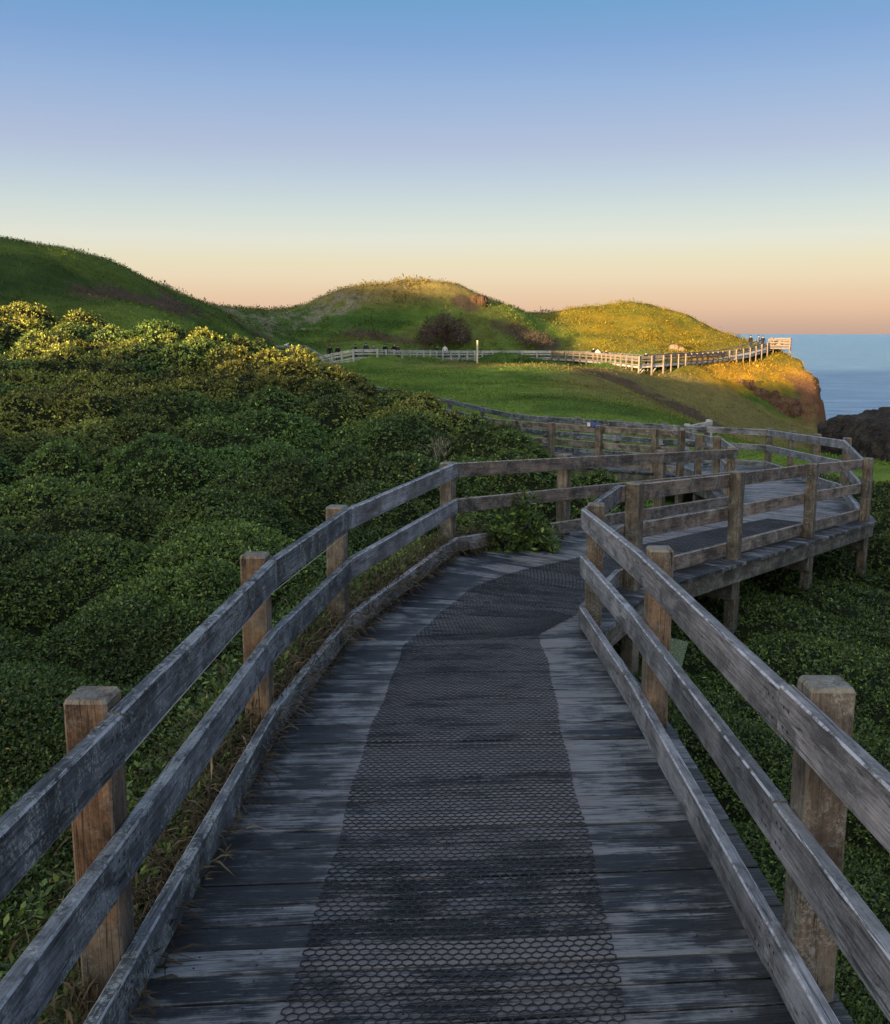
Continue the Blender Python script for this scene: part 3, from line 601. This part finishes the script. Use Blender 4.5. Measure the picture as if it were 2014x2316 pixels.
# lookout platform at the clifftop
c0 = Vector(at(1760, 768, 123)); pf = empty('lookout_platform', c0 - Vector((0, 0, .95)), 'small sunlit lookout platform at the clifftop end of the far boardwalk', 'platform')
A_ = [at(1740, 766, 121.5), at(1788, 766, 121.5), at(1790, 764, 125), at(1745, 764, 126)]
mb = MB(); q = [Vector(p) - Vector((0, 0, 1.0)) for p in A_]; mb.add([*q, *[p - Vector((0, 0, .18)) for p in q]], [[0, 1, 2, 3], [7, 6, 5, 4], [0, 4, 5, 1], [1, 5, 6, 2], [2, 6, 7, 3], [3, 7, 4, 0]]); mb.build('deck', M['far_sunlit'], pf)
for i in range(3):
    mb = MB(); n0 = lefts([A_[i], A_[i + 1]])[0][0]
    for dz, h in ((.12, .24), (.45, .2), (.80, .22)): mb.prism(Vector(A_[i]) - Vector((0, 0, dz)), Vector(A_[i + 1]) - Vector((0, 0, dz)), n0, n0, rect_prof(.05, h, .005)[0])
    mb.build('rail_panel', M['far_sunlit'], pf)
for p in A_:
    mb = MB(); mb.prism(Vector(p) + Vector((0, 0, .03)), Vector((p[0], p[1], gz(p[0], p[1]) - .4)), (1, 0, 0), (1, 0, 0), rect_prof(.14, .14, .01)[0], up=(0, 1, 0)); mb.build('post', M['far_sunlit'], pf)
# stairs climbing at the far left end
sp = [at(624, 783.5, 92), at(671, 782.5, 92), at(748, 833, 88)]; st = empty('staircase', sp[1][:2] + (sp[1][2] - 1.3,), 'weathered timber stairs with handrails beyond the bushy slope', 'stairs')
nS, mS = lefts(sp)
for sft in (0.0, 1.3):
    for dz, h in ((0, .13), (.55, .10)):
        mb = MB()
        for i in (0, 1): mb.prism(Vector(sp[i]) + mS[i] * sft - Vector((0, 0, dz)), Vector(sp[i + 1]) + mS[i + 1] * sft - Vector((0, 0, dz)), mS[i], mS[i + 1], rect_prof(.06, h, .005)[0])
        mb.build('handrail', M['rail_pale'], st)
    for i, t in ((0, 0), (0, .5), (1, 0), (1, .2), (1, .4), (1, .6), (1, .8), (1, 1)):
        p = Vector(sp[i]).lerp(Vector(sp[i + 1]), t) + mS[i] * sft; mb = MB(); mb.prism(p, p - Vector((0, 0, 1.9)), (1, 0, 0), (1, 0, 0), rect_prof(.11, .11, .01)[0], up=(0, 1, 0)); mb.build('post', M['rail'], st)
mb = MB()
for i in range(14):
    p = Vector(sp[1]).lerp(Vector(sp[2]), (i + .5) / 14) - Vector((0, 0, 1.0)); mb.prism(p, p + nS[1] * 1.3, Vector((nS[1].y, -nS[1].x, 0)), Vector((nS[1].y, -nS[1].x, 0)), rect_prof(.26, .05, .004)[0])
a, b = [Vector(sp[i]) - Vector((0, 0, 1.0)) for i in (0, 1)]; mb.add([a, b, b + nS[0] * 1.3, a + nS[0] * 1.3], [[0, 1, 2, 3]]); mb.build('treads', M['rail'], st)

# ------------------------------------------------------------------ plants
def sprigs(name, P, N, size, k, colA, colB, colmix, mat, spread=(20, 75), aspect=.42, droop=.15, kind='stuff', parent=None, jit=.35, seed=1, tip=None, var=.42):
    """k leaves around each sprig; one four-cornered leaf each"""
    g = np.random.default_rng(seed); n = len(P); N = N / np.linalg.norm(N, axis=1, keepdims=True)
    N = N + g.normal(0, jit, N.shape); N /= np.linalg.norm(N, axis=1, keepdims=True)
    ref = np.where(np.abs(N[:, 2:3]) > .9, np.array([[1., 0, 0]]), np.array([[0, 0, 1.]])); T = np.cross(N, ref); T /= np.linalg.norm(T, axis=1, keepdims=True); B = np.cross(N, T)
    rep = lambda a: np.repeat(a, k, 0)
    ph = (np.tile(np.arange(k), n) * 2.4 + rep(g.uniform(0, 6.28, n))); lean = np.radians(g.uniform(*spread, n * k)); ln = rep(size) * g.uniform(.65, 1.3, n * k)
    D = rep(N) * np.cos(lean)[:, None] + (rep(T) * np.cos(ph)[:, None] + rep(B) * np.sin(ph)[:, None]) * np.sin(lean)[:, None]
    S = np.cross(D, rep(N)); S /= (np.linalg.norm(S, axis=1, keepdims=True) + 1e-9); U = np.cross(S, D)
    base = rep(P) + rep(N) * (g.uniform(-1.1, 1.0, n * k) * rep(size))[:, None] + D * (ln * .12)[:, None]
    wv = S * (ln * aspect * .5)[:, None]; mid = base + D * (ln * .5)[:, None] - U * (ln * .06)[:, None]; tipp = base + D * ln[:, None]; tipp[:, 2] -= ln * droop
    V = np.stack([base, mid + wv, tipp, mid - wv], 1).reshape(-1, 3); Fq = np.arange(len(V)).reshape(-1, 4)
    cm = np.clip(rep(colmix) + g.normal(0, .22, n * k), 0, 1)[:, None]; c = (np.asarray(colA) * (1 - cm) + np.asarray(colB) * cm) if np.ndim(colA) == 1 else (rep(colA) * (1 - cm) + rep(colB) * cm)
    c = c * np.exp(g.normal(-.5 * var ** 2, var, (n * k, 1)))
    if tip is not None: tm = (g.random(n * k) < rep(tip))[:, None]; c = np.where(tm, np.array([.24, .19, .045]) * g.uniform(.6, 1.3, (n * k, 1)), c)
    if parent is not None: V = V - np.array(parent.location)
    o = np_mesh(name, V, Fq, mat, cols=c.clip(0, .8), parent=parent)
    if kind: tag(o, kind=kind)
    return o
def scatter(n, thr, rr_, poly=None, seed=1, cond=None, power=1.0):
    g = np.random.default_rng(seed); t = np.radians(g.uniform(*thr, n)); r = np.exp(math.log(rr_[0]) + (math.log(rr_[1]) - math.log(rr_[0])) * g.random(n) ** power); x, y = r * np.sin(t), r * np.cos(t)
    k = np.ones(n, bool) if poly is None else inside(x, y, poly)
    if cond is not None: k &= cond(x, y)
    x, y = x[k], y[k]; z = land(x, y); e = .06 + .004 * np.hypot(x, y)
    N = np.stack([-(land(x + e, y) - z) / e, -(land(x, y + e) - z) / e, np.ones_like(x)], 1)
    return np.stack([x, y, z], 1), N
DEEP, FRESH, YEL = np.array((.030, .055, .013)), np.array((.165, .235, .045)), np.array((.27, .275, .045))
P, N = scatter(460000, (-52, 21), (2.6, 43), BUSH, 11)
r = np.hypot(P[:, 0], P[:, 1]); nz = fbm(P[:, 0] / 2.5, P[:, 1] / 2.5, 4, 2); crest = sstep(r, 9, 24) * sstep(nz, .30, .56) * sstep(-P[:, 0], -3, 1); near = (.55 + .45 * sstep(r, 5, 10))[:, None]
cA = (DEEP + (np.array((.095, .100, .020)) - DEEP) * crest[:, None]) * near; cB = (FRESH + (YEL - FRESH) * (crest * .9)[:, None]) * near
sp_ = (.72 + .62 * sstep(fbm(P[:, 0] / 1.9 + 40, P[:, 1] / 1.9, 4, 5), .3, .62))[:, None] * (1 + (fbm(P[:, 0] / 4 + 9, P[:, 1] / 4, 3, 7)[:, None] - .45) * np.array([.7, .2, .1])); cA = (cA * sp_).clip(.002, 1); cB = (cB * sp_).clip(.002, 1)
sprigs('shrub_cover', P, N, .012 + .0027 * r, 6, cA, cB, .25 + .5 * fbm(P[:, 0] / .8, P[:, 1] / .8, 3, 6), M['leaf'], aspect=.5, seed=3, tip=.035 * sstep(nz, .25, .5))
P, N = scatter(210000, (-12, 50), (2.2, 36), LOW, 12)
r = np.hypot(P[:, 0], P[:, 1]); nz = fbm(P[:, 0] / 1.4, P[:, 1] / 1.4, 4, 3); lawn = sstep(r, 16, 19)
cA = DEEP + (GRASS_D - DEEP) * lawn[:, None]; cB = FRESH * .85 + (np.array((.13, .135, .025)) - FRESH * .85) * lawn[:, None]
sprigs('ground_cover', P, N, .013 + .0028 * r, 6, cA, cB, .2 + .5 * nz, M['leaf'], aspect=.45, seed=4)
# dry grass and runners along the outside of the left kick board
g = np.random.default_rng(5); n = 6000; t = g.uniform(0, 1, n) ** .8; yy = 1.5 + t * 9.2; xx = np.interp(yy, [p[1] for p in WALK_L], [p[0] for p in WALK_L]) - .03 - np.abs(g.normal(0, .16, n)); dk = -1.94 - .028 * (yy - 2.8)
zz = np.maximum(dk - .08 + g.uniform(-.03, .16, n) * sstep(yy, 3, 6), land(xx, yy)); P = np.stack([xx, yy, zz], 1)
sprigs('dry_grass', P, np.tile([[.25, -.1, 1.]], (n, 1)), np.full(n, .13), 5, np.array((.06, .045, .026)), np.array((.17, .13, .08)), fbm(xx * 2, yy * 2, 3, 1), M['grass'], spread=(25, 95), aspect=.06, droop=.35, seed=6)
k = g.random(n) < .95
sprigs('trailing_greenery', P[k] + np.array([-.12, 0, .03]), np.tile([[.2, -.1, 1.]], (k.sum(), 1)), np.full(k.sum(), .045), 8, DEEP * 1.3, FRESH * 1.3, fbm(xx[k], yy[k], 3, 2), M['leaf'], seed=7)
# far turf: tufts that get coarser with distance
P, N = scatter(320000, (-34, 32), (24, 160), None, 21, lambda x, y: ~inside(x, y, BUSH) & ~inside(x, y, LOW) & inside(x, y, LAND_EDGE) & ((y > 26) | (x > 8)), .8)
P2, N2 = scatter(75000, (-36, 18), (60, 165), None, 22, lambda x, y: inside(x, y, LAND_EDGE) & ((y > 104) | (x < -12)) & (x < 11) & (fbm(x / 2.6, y / 2.6, 4, 3) + .12 * fbm(x / .9, y / .9, 2, 1) > .56), .6)
nt_ = len(P); P = np.concatenate([P, P2]); N = np.concatenate([N, N2]); big = np.arange(len(P)) >= nt_
ok = P[:, 2] > -10; P, N, big = P[ok], N[ok], big[ok]; r = np.hypot(P[:, 0], P[:, 1]); tc_ = turf(P[:, 0], P[:, 1], P[:, 2]); hl = sstep(P[:, 1], 104, 118)
sz = np.where(big, 1.4, 1.0) * (.04 + .0010 * r) * (1 + .7 * hl * sstep(fbm(P[:, 0] / 3, P[:, 1] / 3, 3, 5), .42, .6)) * np.exp(np.random.default_rng(3).normal(0, .25, len(r)))
sprigs('hill_turf', P, N, sz, 3, tc_ * np.where(big, .55, .75)[:, None], tc_ * np.where(big, 1.0, 1.2)[:, None] + .004, .15 + .7 * fbm(P[:, 0] / 1.2, P[:, 1] / 1.2, 3, 1), M['grass'], spread=(25, 82), aspect=.28, seed=8, var=.22)

def shrub(name, label, cat, loc, rad, hgt, n, ca, cb, size, seed, twig=False, group=None):
    """one shrub: short stems and a crown of leaves through its volume"""
    g = np.random.default_rng(seed); root = empty(name, loc, label, cat, group); mb = MB()
    for _ in range(7):
        a = g.uniform(0, 6.28); e = Vector((math.cos(a) * rad * .6, math.sin(a) * rad * .6, hgt * .7)); mb.prism((0, 0, -.15), e, (1, 0, 0), (1, 0, 0), rect_prof(.05 * hgt, .05 * hgt, .01 * hgt)[0], up=(0, 1, 0))
    o = mb.build('stems', M['post']); o.parent = root
    d = g.normal(0, 1, (n, 3)); d /= np.linalg.norm(d, axis=1, keepdims=True); d[:, 2] = np.abs(d[:, 2]); lob = 1 + .34 * np.sin(d[:, 0] * 5 + seed) * np.cos(d[:, 1] * 4.3 + seed)
    P = d * np.array([rad, rad, hgt]) * (g.uniform(.45, 1, n) ** .5 * lob)[:, None] + np.array(loc)
    o = sprigs('foliage', P, d + [0, 0, .4], np.full(n, size), 6, ca, cb, g.uniform(.1, .7, n), M['leaf'], kind=None, parent=root, seed=seed, aspect=.16 if twig else .45)
    return root
tt = Vector(L4).lerp(Vector(L5), .135); sx, sy = tt.x - .02, tt.y + .04
shrub('shrub', 'dark green shrub growing through the broken kick board at the bend', 'shrub', (sx, sy, -2.32), .50, .50, 800, DEEP * 1.2, FRESH, .07, 41)
p = at(995, 990, 11.2); root = empty('grass_tuft', (p[0], p[1], p[2] - .25), 'pale dry grass tuft behind the fence at the bend', 'grass tuft'); g = np.random.default_rng(8)
o = sprigs('blades', np.array(p) + g.normal(0, .05, (60, 3)) * [1, 1, .3] - [0, 0, .16], np.tile([[0, 0, 1.]], (60, 1)), np.full(60, .105), 4, np.array((.16, .16, .10)), np.array((.38, .36, .27)), np.full(60, .5), M['grass'], spread=(5, 40), aspect=.03, droop=.1, kind=None, parent=root)
shrub('dry_bush', 'large dead brown bush on the middle hill above the distant boardwalk', 'bush', at(1006, 774, 124), 3.1, 3.1, 1700, np.array((.04, .028, .022)), np.array((.17, .115, .085)), .36, 42, True)
shrub('dry_bush', 'low brown bush on the right flank of the middle hill', 'bush', at(1207, 778, 127), 2.3, 1.3, 500, np.array((.07, .05, .035)), np.array((.17, .135, .08)), .32, 43, True)

# ------------------------------------------------------------------ rocks
def rock(name, label, cat, c, sx, sy, sz, mat, seed, blocky=3.2, amp=.22, nu=120, nv=90, top=None, rz=0):
    u = np.linspace(0, 2 * math.pi, nu, endpoint=False); v = np.linspace(-math.pi / 2, math.pi / 2, nv); U, Vv = np.meshgrid(u, v, indexing='ij')
    d = np.stack([np.cos(U) * np.cos(Vv), np.sin(U) * np.cos(Vv), np.sin(Vv)], -1); q = (np.abs(d) ** blocky).sum(-1) ** (-1 / blocky); p = d * q[..., None]
    s3 = lambda f, k: (fbm(p[..., 0] * f + 31 * seed, p[..., 2] * f * .6 + 7, 5, k) + fbm(p[..., 1] * f + 11, p[..., 2] * f * .6 + 3 * seed, 5, k + 1) + fbm(p[..., 0] * f, p[..., 1] * f + seed, 5, k + 2)) / 3 - .47
    p = p * (1 + amp * 2.0 * s3(1.6, seed) + amp * 1.5 * s3(5.5, seed + 1) + amp * .9 * s3(17, seed + 2))[..., None] * np.array([sx, sy, sz])
    i = np.arange(nu * nv).reshape(nu, nv); j = np.roll(i, -1, 0); Fq = np.stack([i[:, :-1], j[:, :-1], j[:, 1:], i[:, 1:]], -1).reshape(-1, 4)
    o = np_mesh(name, p.reshape(-1, 3), Fq, mat); o.location = c; o.rotation_euler = (0, 0, rz); return tag(o, label, cat)
c = at(2010, 1000, 76); rock('sea_stack', 'dark rock stack rising from the sea at the right edge', 'rock', (c[0] + 5.3, c[1] + 2, -10.9), 7.6, 6.5, 5.1, M['stack'], 3, blocky=7, amp=.17, nu=220, nv=160)
c = at(1087, 680, 138); rock('rock_outcrop', 'reddish square rock outcrop on the skyline of the middle hill', 'rock', (c[0] - .25, c[1], c[2] - .45), 1.15, 1.4, 1.2, M['outcrop'], 5, blocky=4, amp=.30, nu=60, nv=44)
for i, (px, py, s) in enumerate(((1525, 792, .55), (1541, 795, .45))):
    c = at(px, py, 119); rock('boulder', ['larger pale boulder behind the far boardwalk', 'smaller pale boulder behind the far boardwalk'][i], 'boulder', c, s, s, s * 1.2, flat('pale_stone', (.20, .14, .10)), 6 + i, amp=.25, nu=30, nv=22)

# marker post on the mound, plastic guard beside the walkway
c = at(1080, 817, 104); mp = empty('marker_post', (c[0], c[1], c[2]), 'single tall pale marker post standing in front of the distant fence', 'post')
mb = MB(); mb.prism((0, 0, -.3), (0, 0, 2.0), (1, 0, 0), (1, 0, 0), rect_prof(.17, .17, .02)[0], up=(0, 1, 0)); o = mb.build('shaft', flat('pale_paint', (.62, .58, .40))); o.parent = mp
mb = MB(); mb.prism((0, 0, 2.0), (0, 0, 2.1), (1, 0, 0), (1, 0, 0), rect_prof(.2, .2, .03)[0], up=(0, 1, 0)); o = mb.build('cap', flat('pale_paint', (.62, .58, .40))); o.parent = mp
k = NT('cloudy_plastic'); k.b.inputs['Alpha'].default_value = .30; M['plastic'] = k.done((.30, .42, .32), .35)
c = Vector(at(1528, 1448, 6.3)); tg = empty('plant_guard', c + Vector((0, 0, -.5)), 'bent sheet of cloudy plastic standing in the ground cover beside the right fence', 'plant guard'); mb = MB()
q = [(-.16, .05, .42), (-.02, -.03, .40), (.09, .03, .36), (.04, .02, .14), (-.04, -.02, .10), (-.13, .04, .16)]
mb.add([Vector(x) + Vector((0, 0, .12)) for x in q], [[0, 1, 4, 5], [1, 2, 3, 4]]); o = mb.build('sheet', M['plastic']); o.parent = tg
so = o.modifiers.new('thick', 'SOLIDIFY'); so.thickness = .004

# ------------------------------------------------------------------ people on the distant boardwalk, gulls
def person_mesh(pose, h=1.7):
    """continuous body grown from a skeleton; returns a mesh (1.7 m tall, facing -Y)"""
    hip, ch, nk = .93, 1.36, 1.48; ln = .10 if pose == 'lean' else 0.0; st_ = .16 if pose == 'walk' else .03
    J = {'pel': (0, 0, hip, .13), 'wst': (0, -ln * .4, 1.1, .125), 'chs': (0, -ln, ch, .15), 'nck': (0, -ln * 1.2, nk, .055), 'hd0': (0, -ln * 1.4, 1.56, .085), 'hd1': (0, -ln * 1.45, 1.66, .085)}
    E = [('pel', 'wst'), ('wst', 'chs'), ('chs', 'nck'), ('nck', 'hd0'), ('hd0', 'hd1')]
    for s, nm in ((-1, 'l'), (1, 'r')):
        J.update({nm + 'h': (s * .10, 0, .86, .10), nm + 'k': (s * .11, s * st_ - .03, .48, .07), nm + 'a': (s * .11, s * st_ * 1.8 + .02, .07, .05), nm + 't': (s * .13, s * st_ * 1.8 - .14, .03, .04),
                  nm + 's': (s * .19, -ln, 1.38, .065), nm + 'e': (s * .26, -ln - (.02 if pose != 'lean' else .15), 1.10 if pose != 'lean' else 1.14, .05), nm + 'w': (s * .25, -ln - (.10 if pose != 'lean' else .38), .88 if pose != 'lean' else 1.08, .036), nm + 'f': (s * .245, -ln - (.13 if pose != 'lean' else .46), .79 if pose != 'lean' else 1.06, .032)})
        E += [('pel', nm + 'h'), (nm + 'h', nm + 'k'), (nm + 'k', nm + 'a'), (nm + 'a', nm + 't'), ('chs', nm + 's'), (nm + 's', nm + 'e'), (nm + 'e', nm + 'w'), (nm + 'w', nm + 'f')]
    ks = list(J); me = bpy.data.meshes.new('person'); me.from_pydata([J[k][:3] for k in ks], [(ks.index(a), ks.index(b)) for a, b in E], [])
    o = bpy.data.objects.new('tmp', me); COL.objects.link(o); o.modifiers.new('s', 'SKIN'); sb = o.modifiers.new('b', 'SUBSURF'); sb.levels = 1
    for k, vv in zip(ks, me.skin_vertices[0].data): vv.radius = (J[k][3],) * 2; vv.use_root = k == 'pel'
    bpy.context.view_layer.update(); ev = o.evaluated_get(bpy.context.evaluated_depsgraph_get()); m2 = bpy.data.meshes.new_from_object(ev); bpy.data.objects.remove(o); return m2
BODY = {k: person_mesh(k) for k in ('stand', 'lean', 'walk')}
def clothes(name, top, legs, skin=(.42, .27, .19)):
    k = NT(name); z = k.n('ShaderNodeSeparateXYZ'); k.t.links.new(k.n('ShaderNodeTexCoord').outputs['Object'], z.inputs[0]); z = z.outputs[2]
    c = k.mix(k.step(z, .915, .925), legs, top); c = k.mix(k.step(z, 1.475, 1.485), c, skin); c = k.mix(k.step(z, .075, .085), (.02, .02, .02), c); return k.done(c, .85, .2)
HAIR = flat('dark_hair', (.014, .011, .010), .6)
def hair_mesh():
    V, Fc = [], []; nu, nv = 14, 7
    for j in range(nv):
        a = j / (nv - 1) * 1.75
        for i in range(nu): t = i / nu * 6.283; V.append((.105 * math.sin(a) * math.cos(t), .112 * math.sin(a) * math.sin(t) + .022, 1.625 + .112 * math.cos(a) + (-.035 if (j == nv - 1 and math.sin(t) > 0) else 0)))
    for j in range(nv - 1):
        for i in range(nu): Fc.append([j * nu + i, j * nu + (i + 1) % nu, (j + 1) * nu + (i + 1) % nu, (j + 1) * nu + i])
    me = bpy.data.meshes.new('hair'); me.from_pydata(V, [], Fc); me.materials.append(HAIR); return me
HM = hair_mesh()
def person(px, py, Y, pose, label, top, legs=(.02, .022, .03), rz=0.0, hair=True):
    """py: photo row of the top of the head"""
    x, y, z = at(px, py, Y); me = BODY[pose].copy(); me.materials.clear(); me.materials.append(clothes('clothing', top, legs)); me.polygons.foreach_set('use_smooth', [True] * len(me.polygons))
    o = bpy.data.objects.new('person', me); COL.objects.link(o); o.location = (x, y, z - 1.75); o.rotation_euler = (0, 0, rz); tag(o, label, 'person', 'visitors on the far boardwalk')
    if hair: h = bpy.data.objects.new('hair', HM); COL.objects.link(h); h.parent = o
    return o
DK, NV_, WT, GY, BN = (.012, .012, .014), (.02, .03, .06), (.55, .55, .53), (.12, .12, .13), (.06, .03, .025)
PEOPLE = [(746, 779.5, 99.3, 'stand', 'person in black at the left end of the far boardwalk, left of a pair', DK, .3), (764, 780, 99.3, 'stand', 'person in black at the left end of the far boardwalk, right of a pair', DK, -.4),
 (805, 777, 98.6, 'walk', 'person in a black top where the far fence levels out', DK, 1.2), (828, 774, 98.8, 'stand', 'taller person in a dark navy jacket near the left of the far boardwalk', NV_, .2), (845, 777.5, 99.2, 'lean', 'person in a grey top leaning at the far fence', GY, .1),
 (871, 776.5, 99.8, 'stand', 'lone person in black between two pairs on the far boardwalk', DK, .5), (892, 776.5, 101.5, 'lean', 'person in black leaning at the far fence, left of a close pair', DK, 0), (900, 778.5, 102.2, 'stand', 'person in a brown top close beside a leaning person', BN, .6),
 (989, 780.5, 112, 'walk', 'dark clothed person below the dead brown bush', DK, 1.3), (1007, 778.5, 113, 'stand', 'person in white below the dead brown bush', WT, .2),
 (1342, 785, 113, 'lean', 'person in black leaning forward over the far boardwalk rail', DK, .3), (1353, 786.5, 112, 'stand', 'person in a white jacket next to one leaning in black', WT, .1), (1372, 789.5, 108.5, 'stand', 'person in dark grey at the dip of the far boardwalk', (.04, .04, .045), .5),
 (1462, 795, 98.5, 'stand', 'lone dark clothed person below the sunlit hill', DK, .4),
 (1699, 757.5, 123.5, 'stand', 'person in black standing apart left of the lookout, against the sea', DK, .2), (1717, 757, 124, 'walk', 'person in a grey top walking to the lookout, against the sea', (.10, .11, .15), 1.0), (1727, 758.5, 122.5, 'stand', 'person in black closest to the lookout platform, against the sea', DK, .1)]
for (px, py, Y_, pose, lab, tp, rz) in PEOPLE: person(px, py, Y_, pose, lab, tp, rz=rz)

def gull(px, py, Y, label, s=1.0, rz=0.0):
    x, y, z = at(px, py, Y); root = empty('gull', (x, y, z), label, 'gull', 'gulls'); root.rotation_euler = (0, 0, rz); V, Fc = [], []; n = 10
    prof = [(-.20, .01, .02), (-.13, .04, .025), (-.02, .075, .03), (.08, .07, .05), (.13, .045, .10), (.16, .042, .135), (.20, .03, .14), (.22, .012, .135)]
    for (xx, r_, zz) in prof:
        for i in range(n): V.append((xx * s, r_ * s * math.cos(i * 6.283 / n), (zz + r_ * math.sin(i * 6.283 / n)) * s))
    for j in range(len(prof) - 1):
        for i in range(n): Fc.append([j * n + i, j * n + (i + 1) % n, (j + 1) * n + (i + 1) % n, (j + 1) * n + i])
    Fc += [list(range(n))[::-1], list(range((len(prof) - 1) * n, len(prof) * n))]
    me = bpy.data.meshes.new('body'); me.from_pydata(V, [], Fc); me.materials.append(flat('white_plumage', (.75, .75, .74))); b = bpy.data.objects.new('body', me); COL.objects.link(b); b.parent = root
    mb = MB(); mb.prism((.215 * s, 0, .135 * s), (.26 * s, 0, .128 * s), (0, 1, 0), (0, 1, 0), rect_prof(.014 * s, .014 * s, .003 * s)[0]); o = mb.build('beak', flat('red_beak', (.4, .06, .02))); o.parent = root
    for q in (-1, 1):
        mb = MB(); mb.prism((0, q * .03 * s, -.11 * s), (0, q * .03 * s, 0), (1, 0, 0), (1, 0, 0), rect_prof(.01 * s, .01 * s, .002 * s)[0], up=(0, 1, 0)); o = mb.build('leg', flat('red_beak', (.4, .06, .02))); o.parent = root
gull(648, 780.5, 92, 'white gull perched on the top rail of the far stairs', 1.15)
gull(696, 806, 91, 'white gull sitting low beside the far stairs', 1.1, .5)
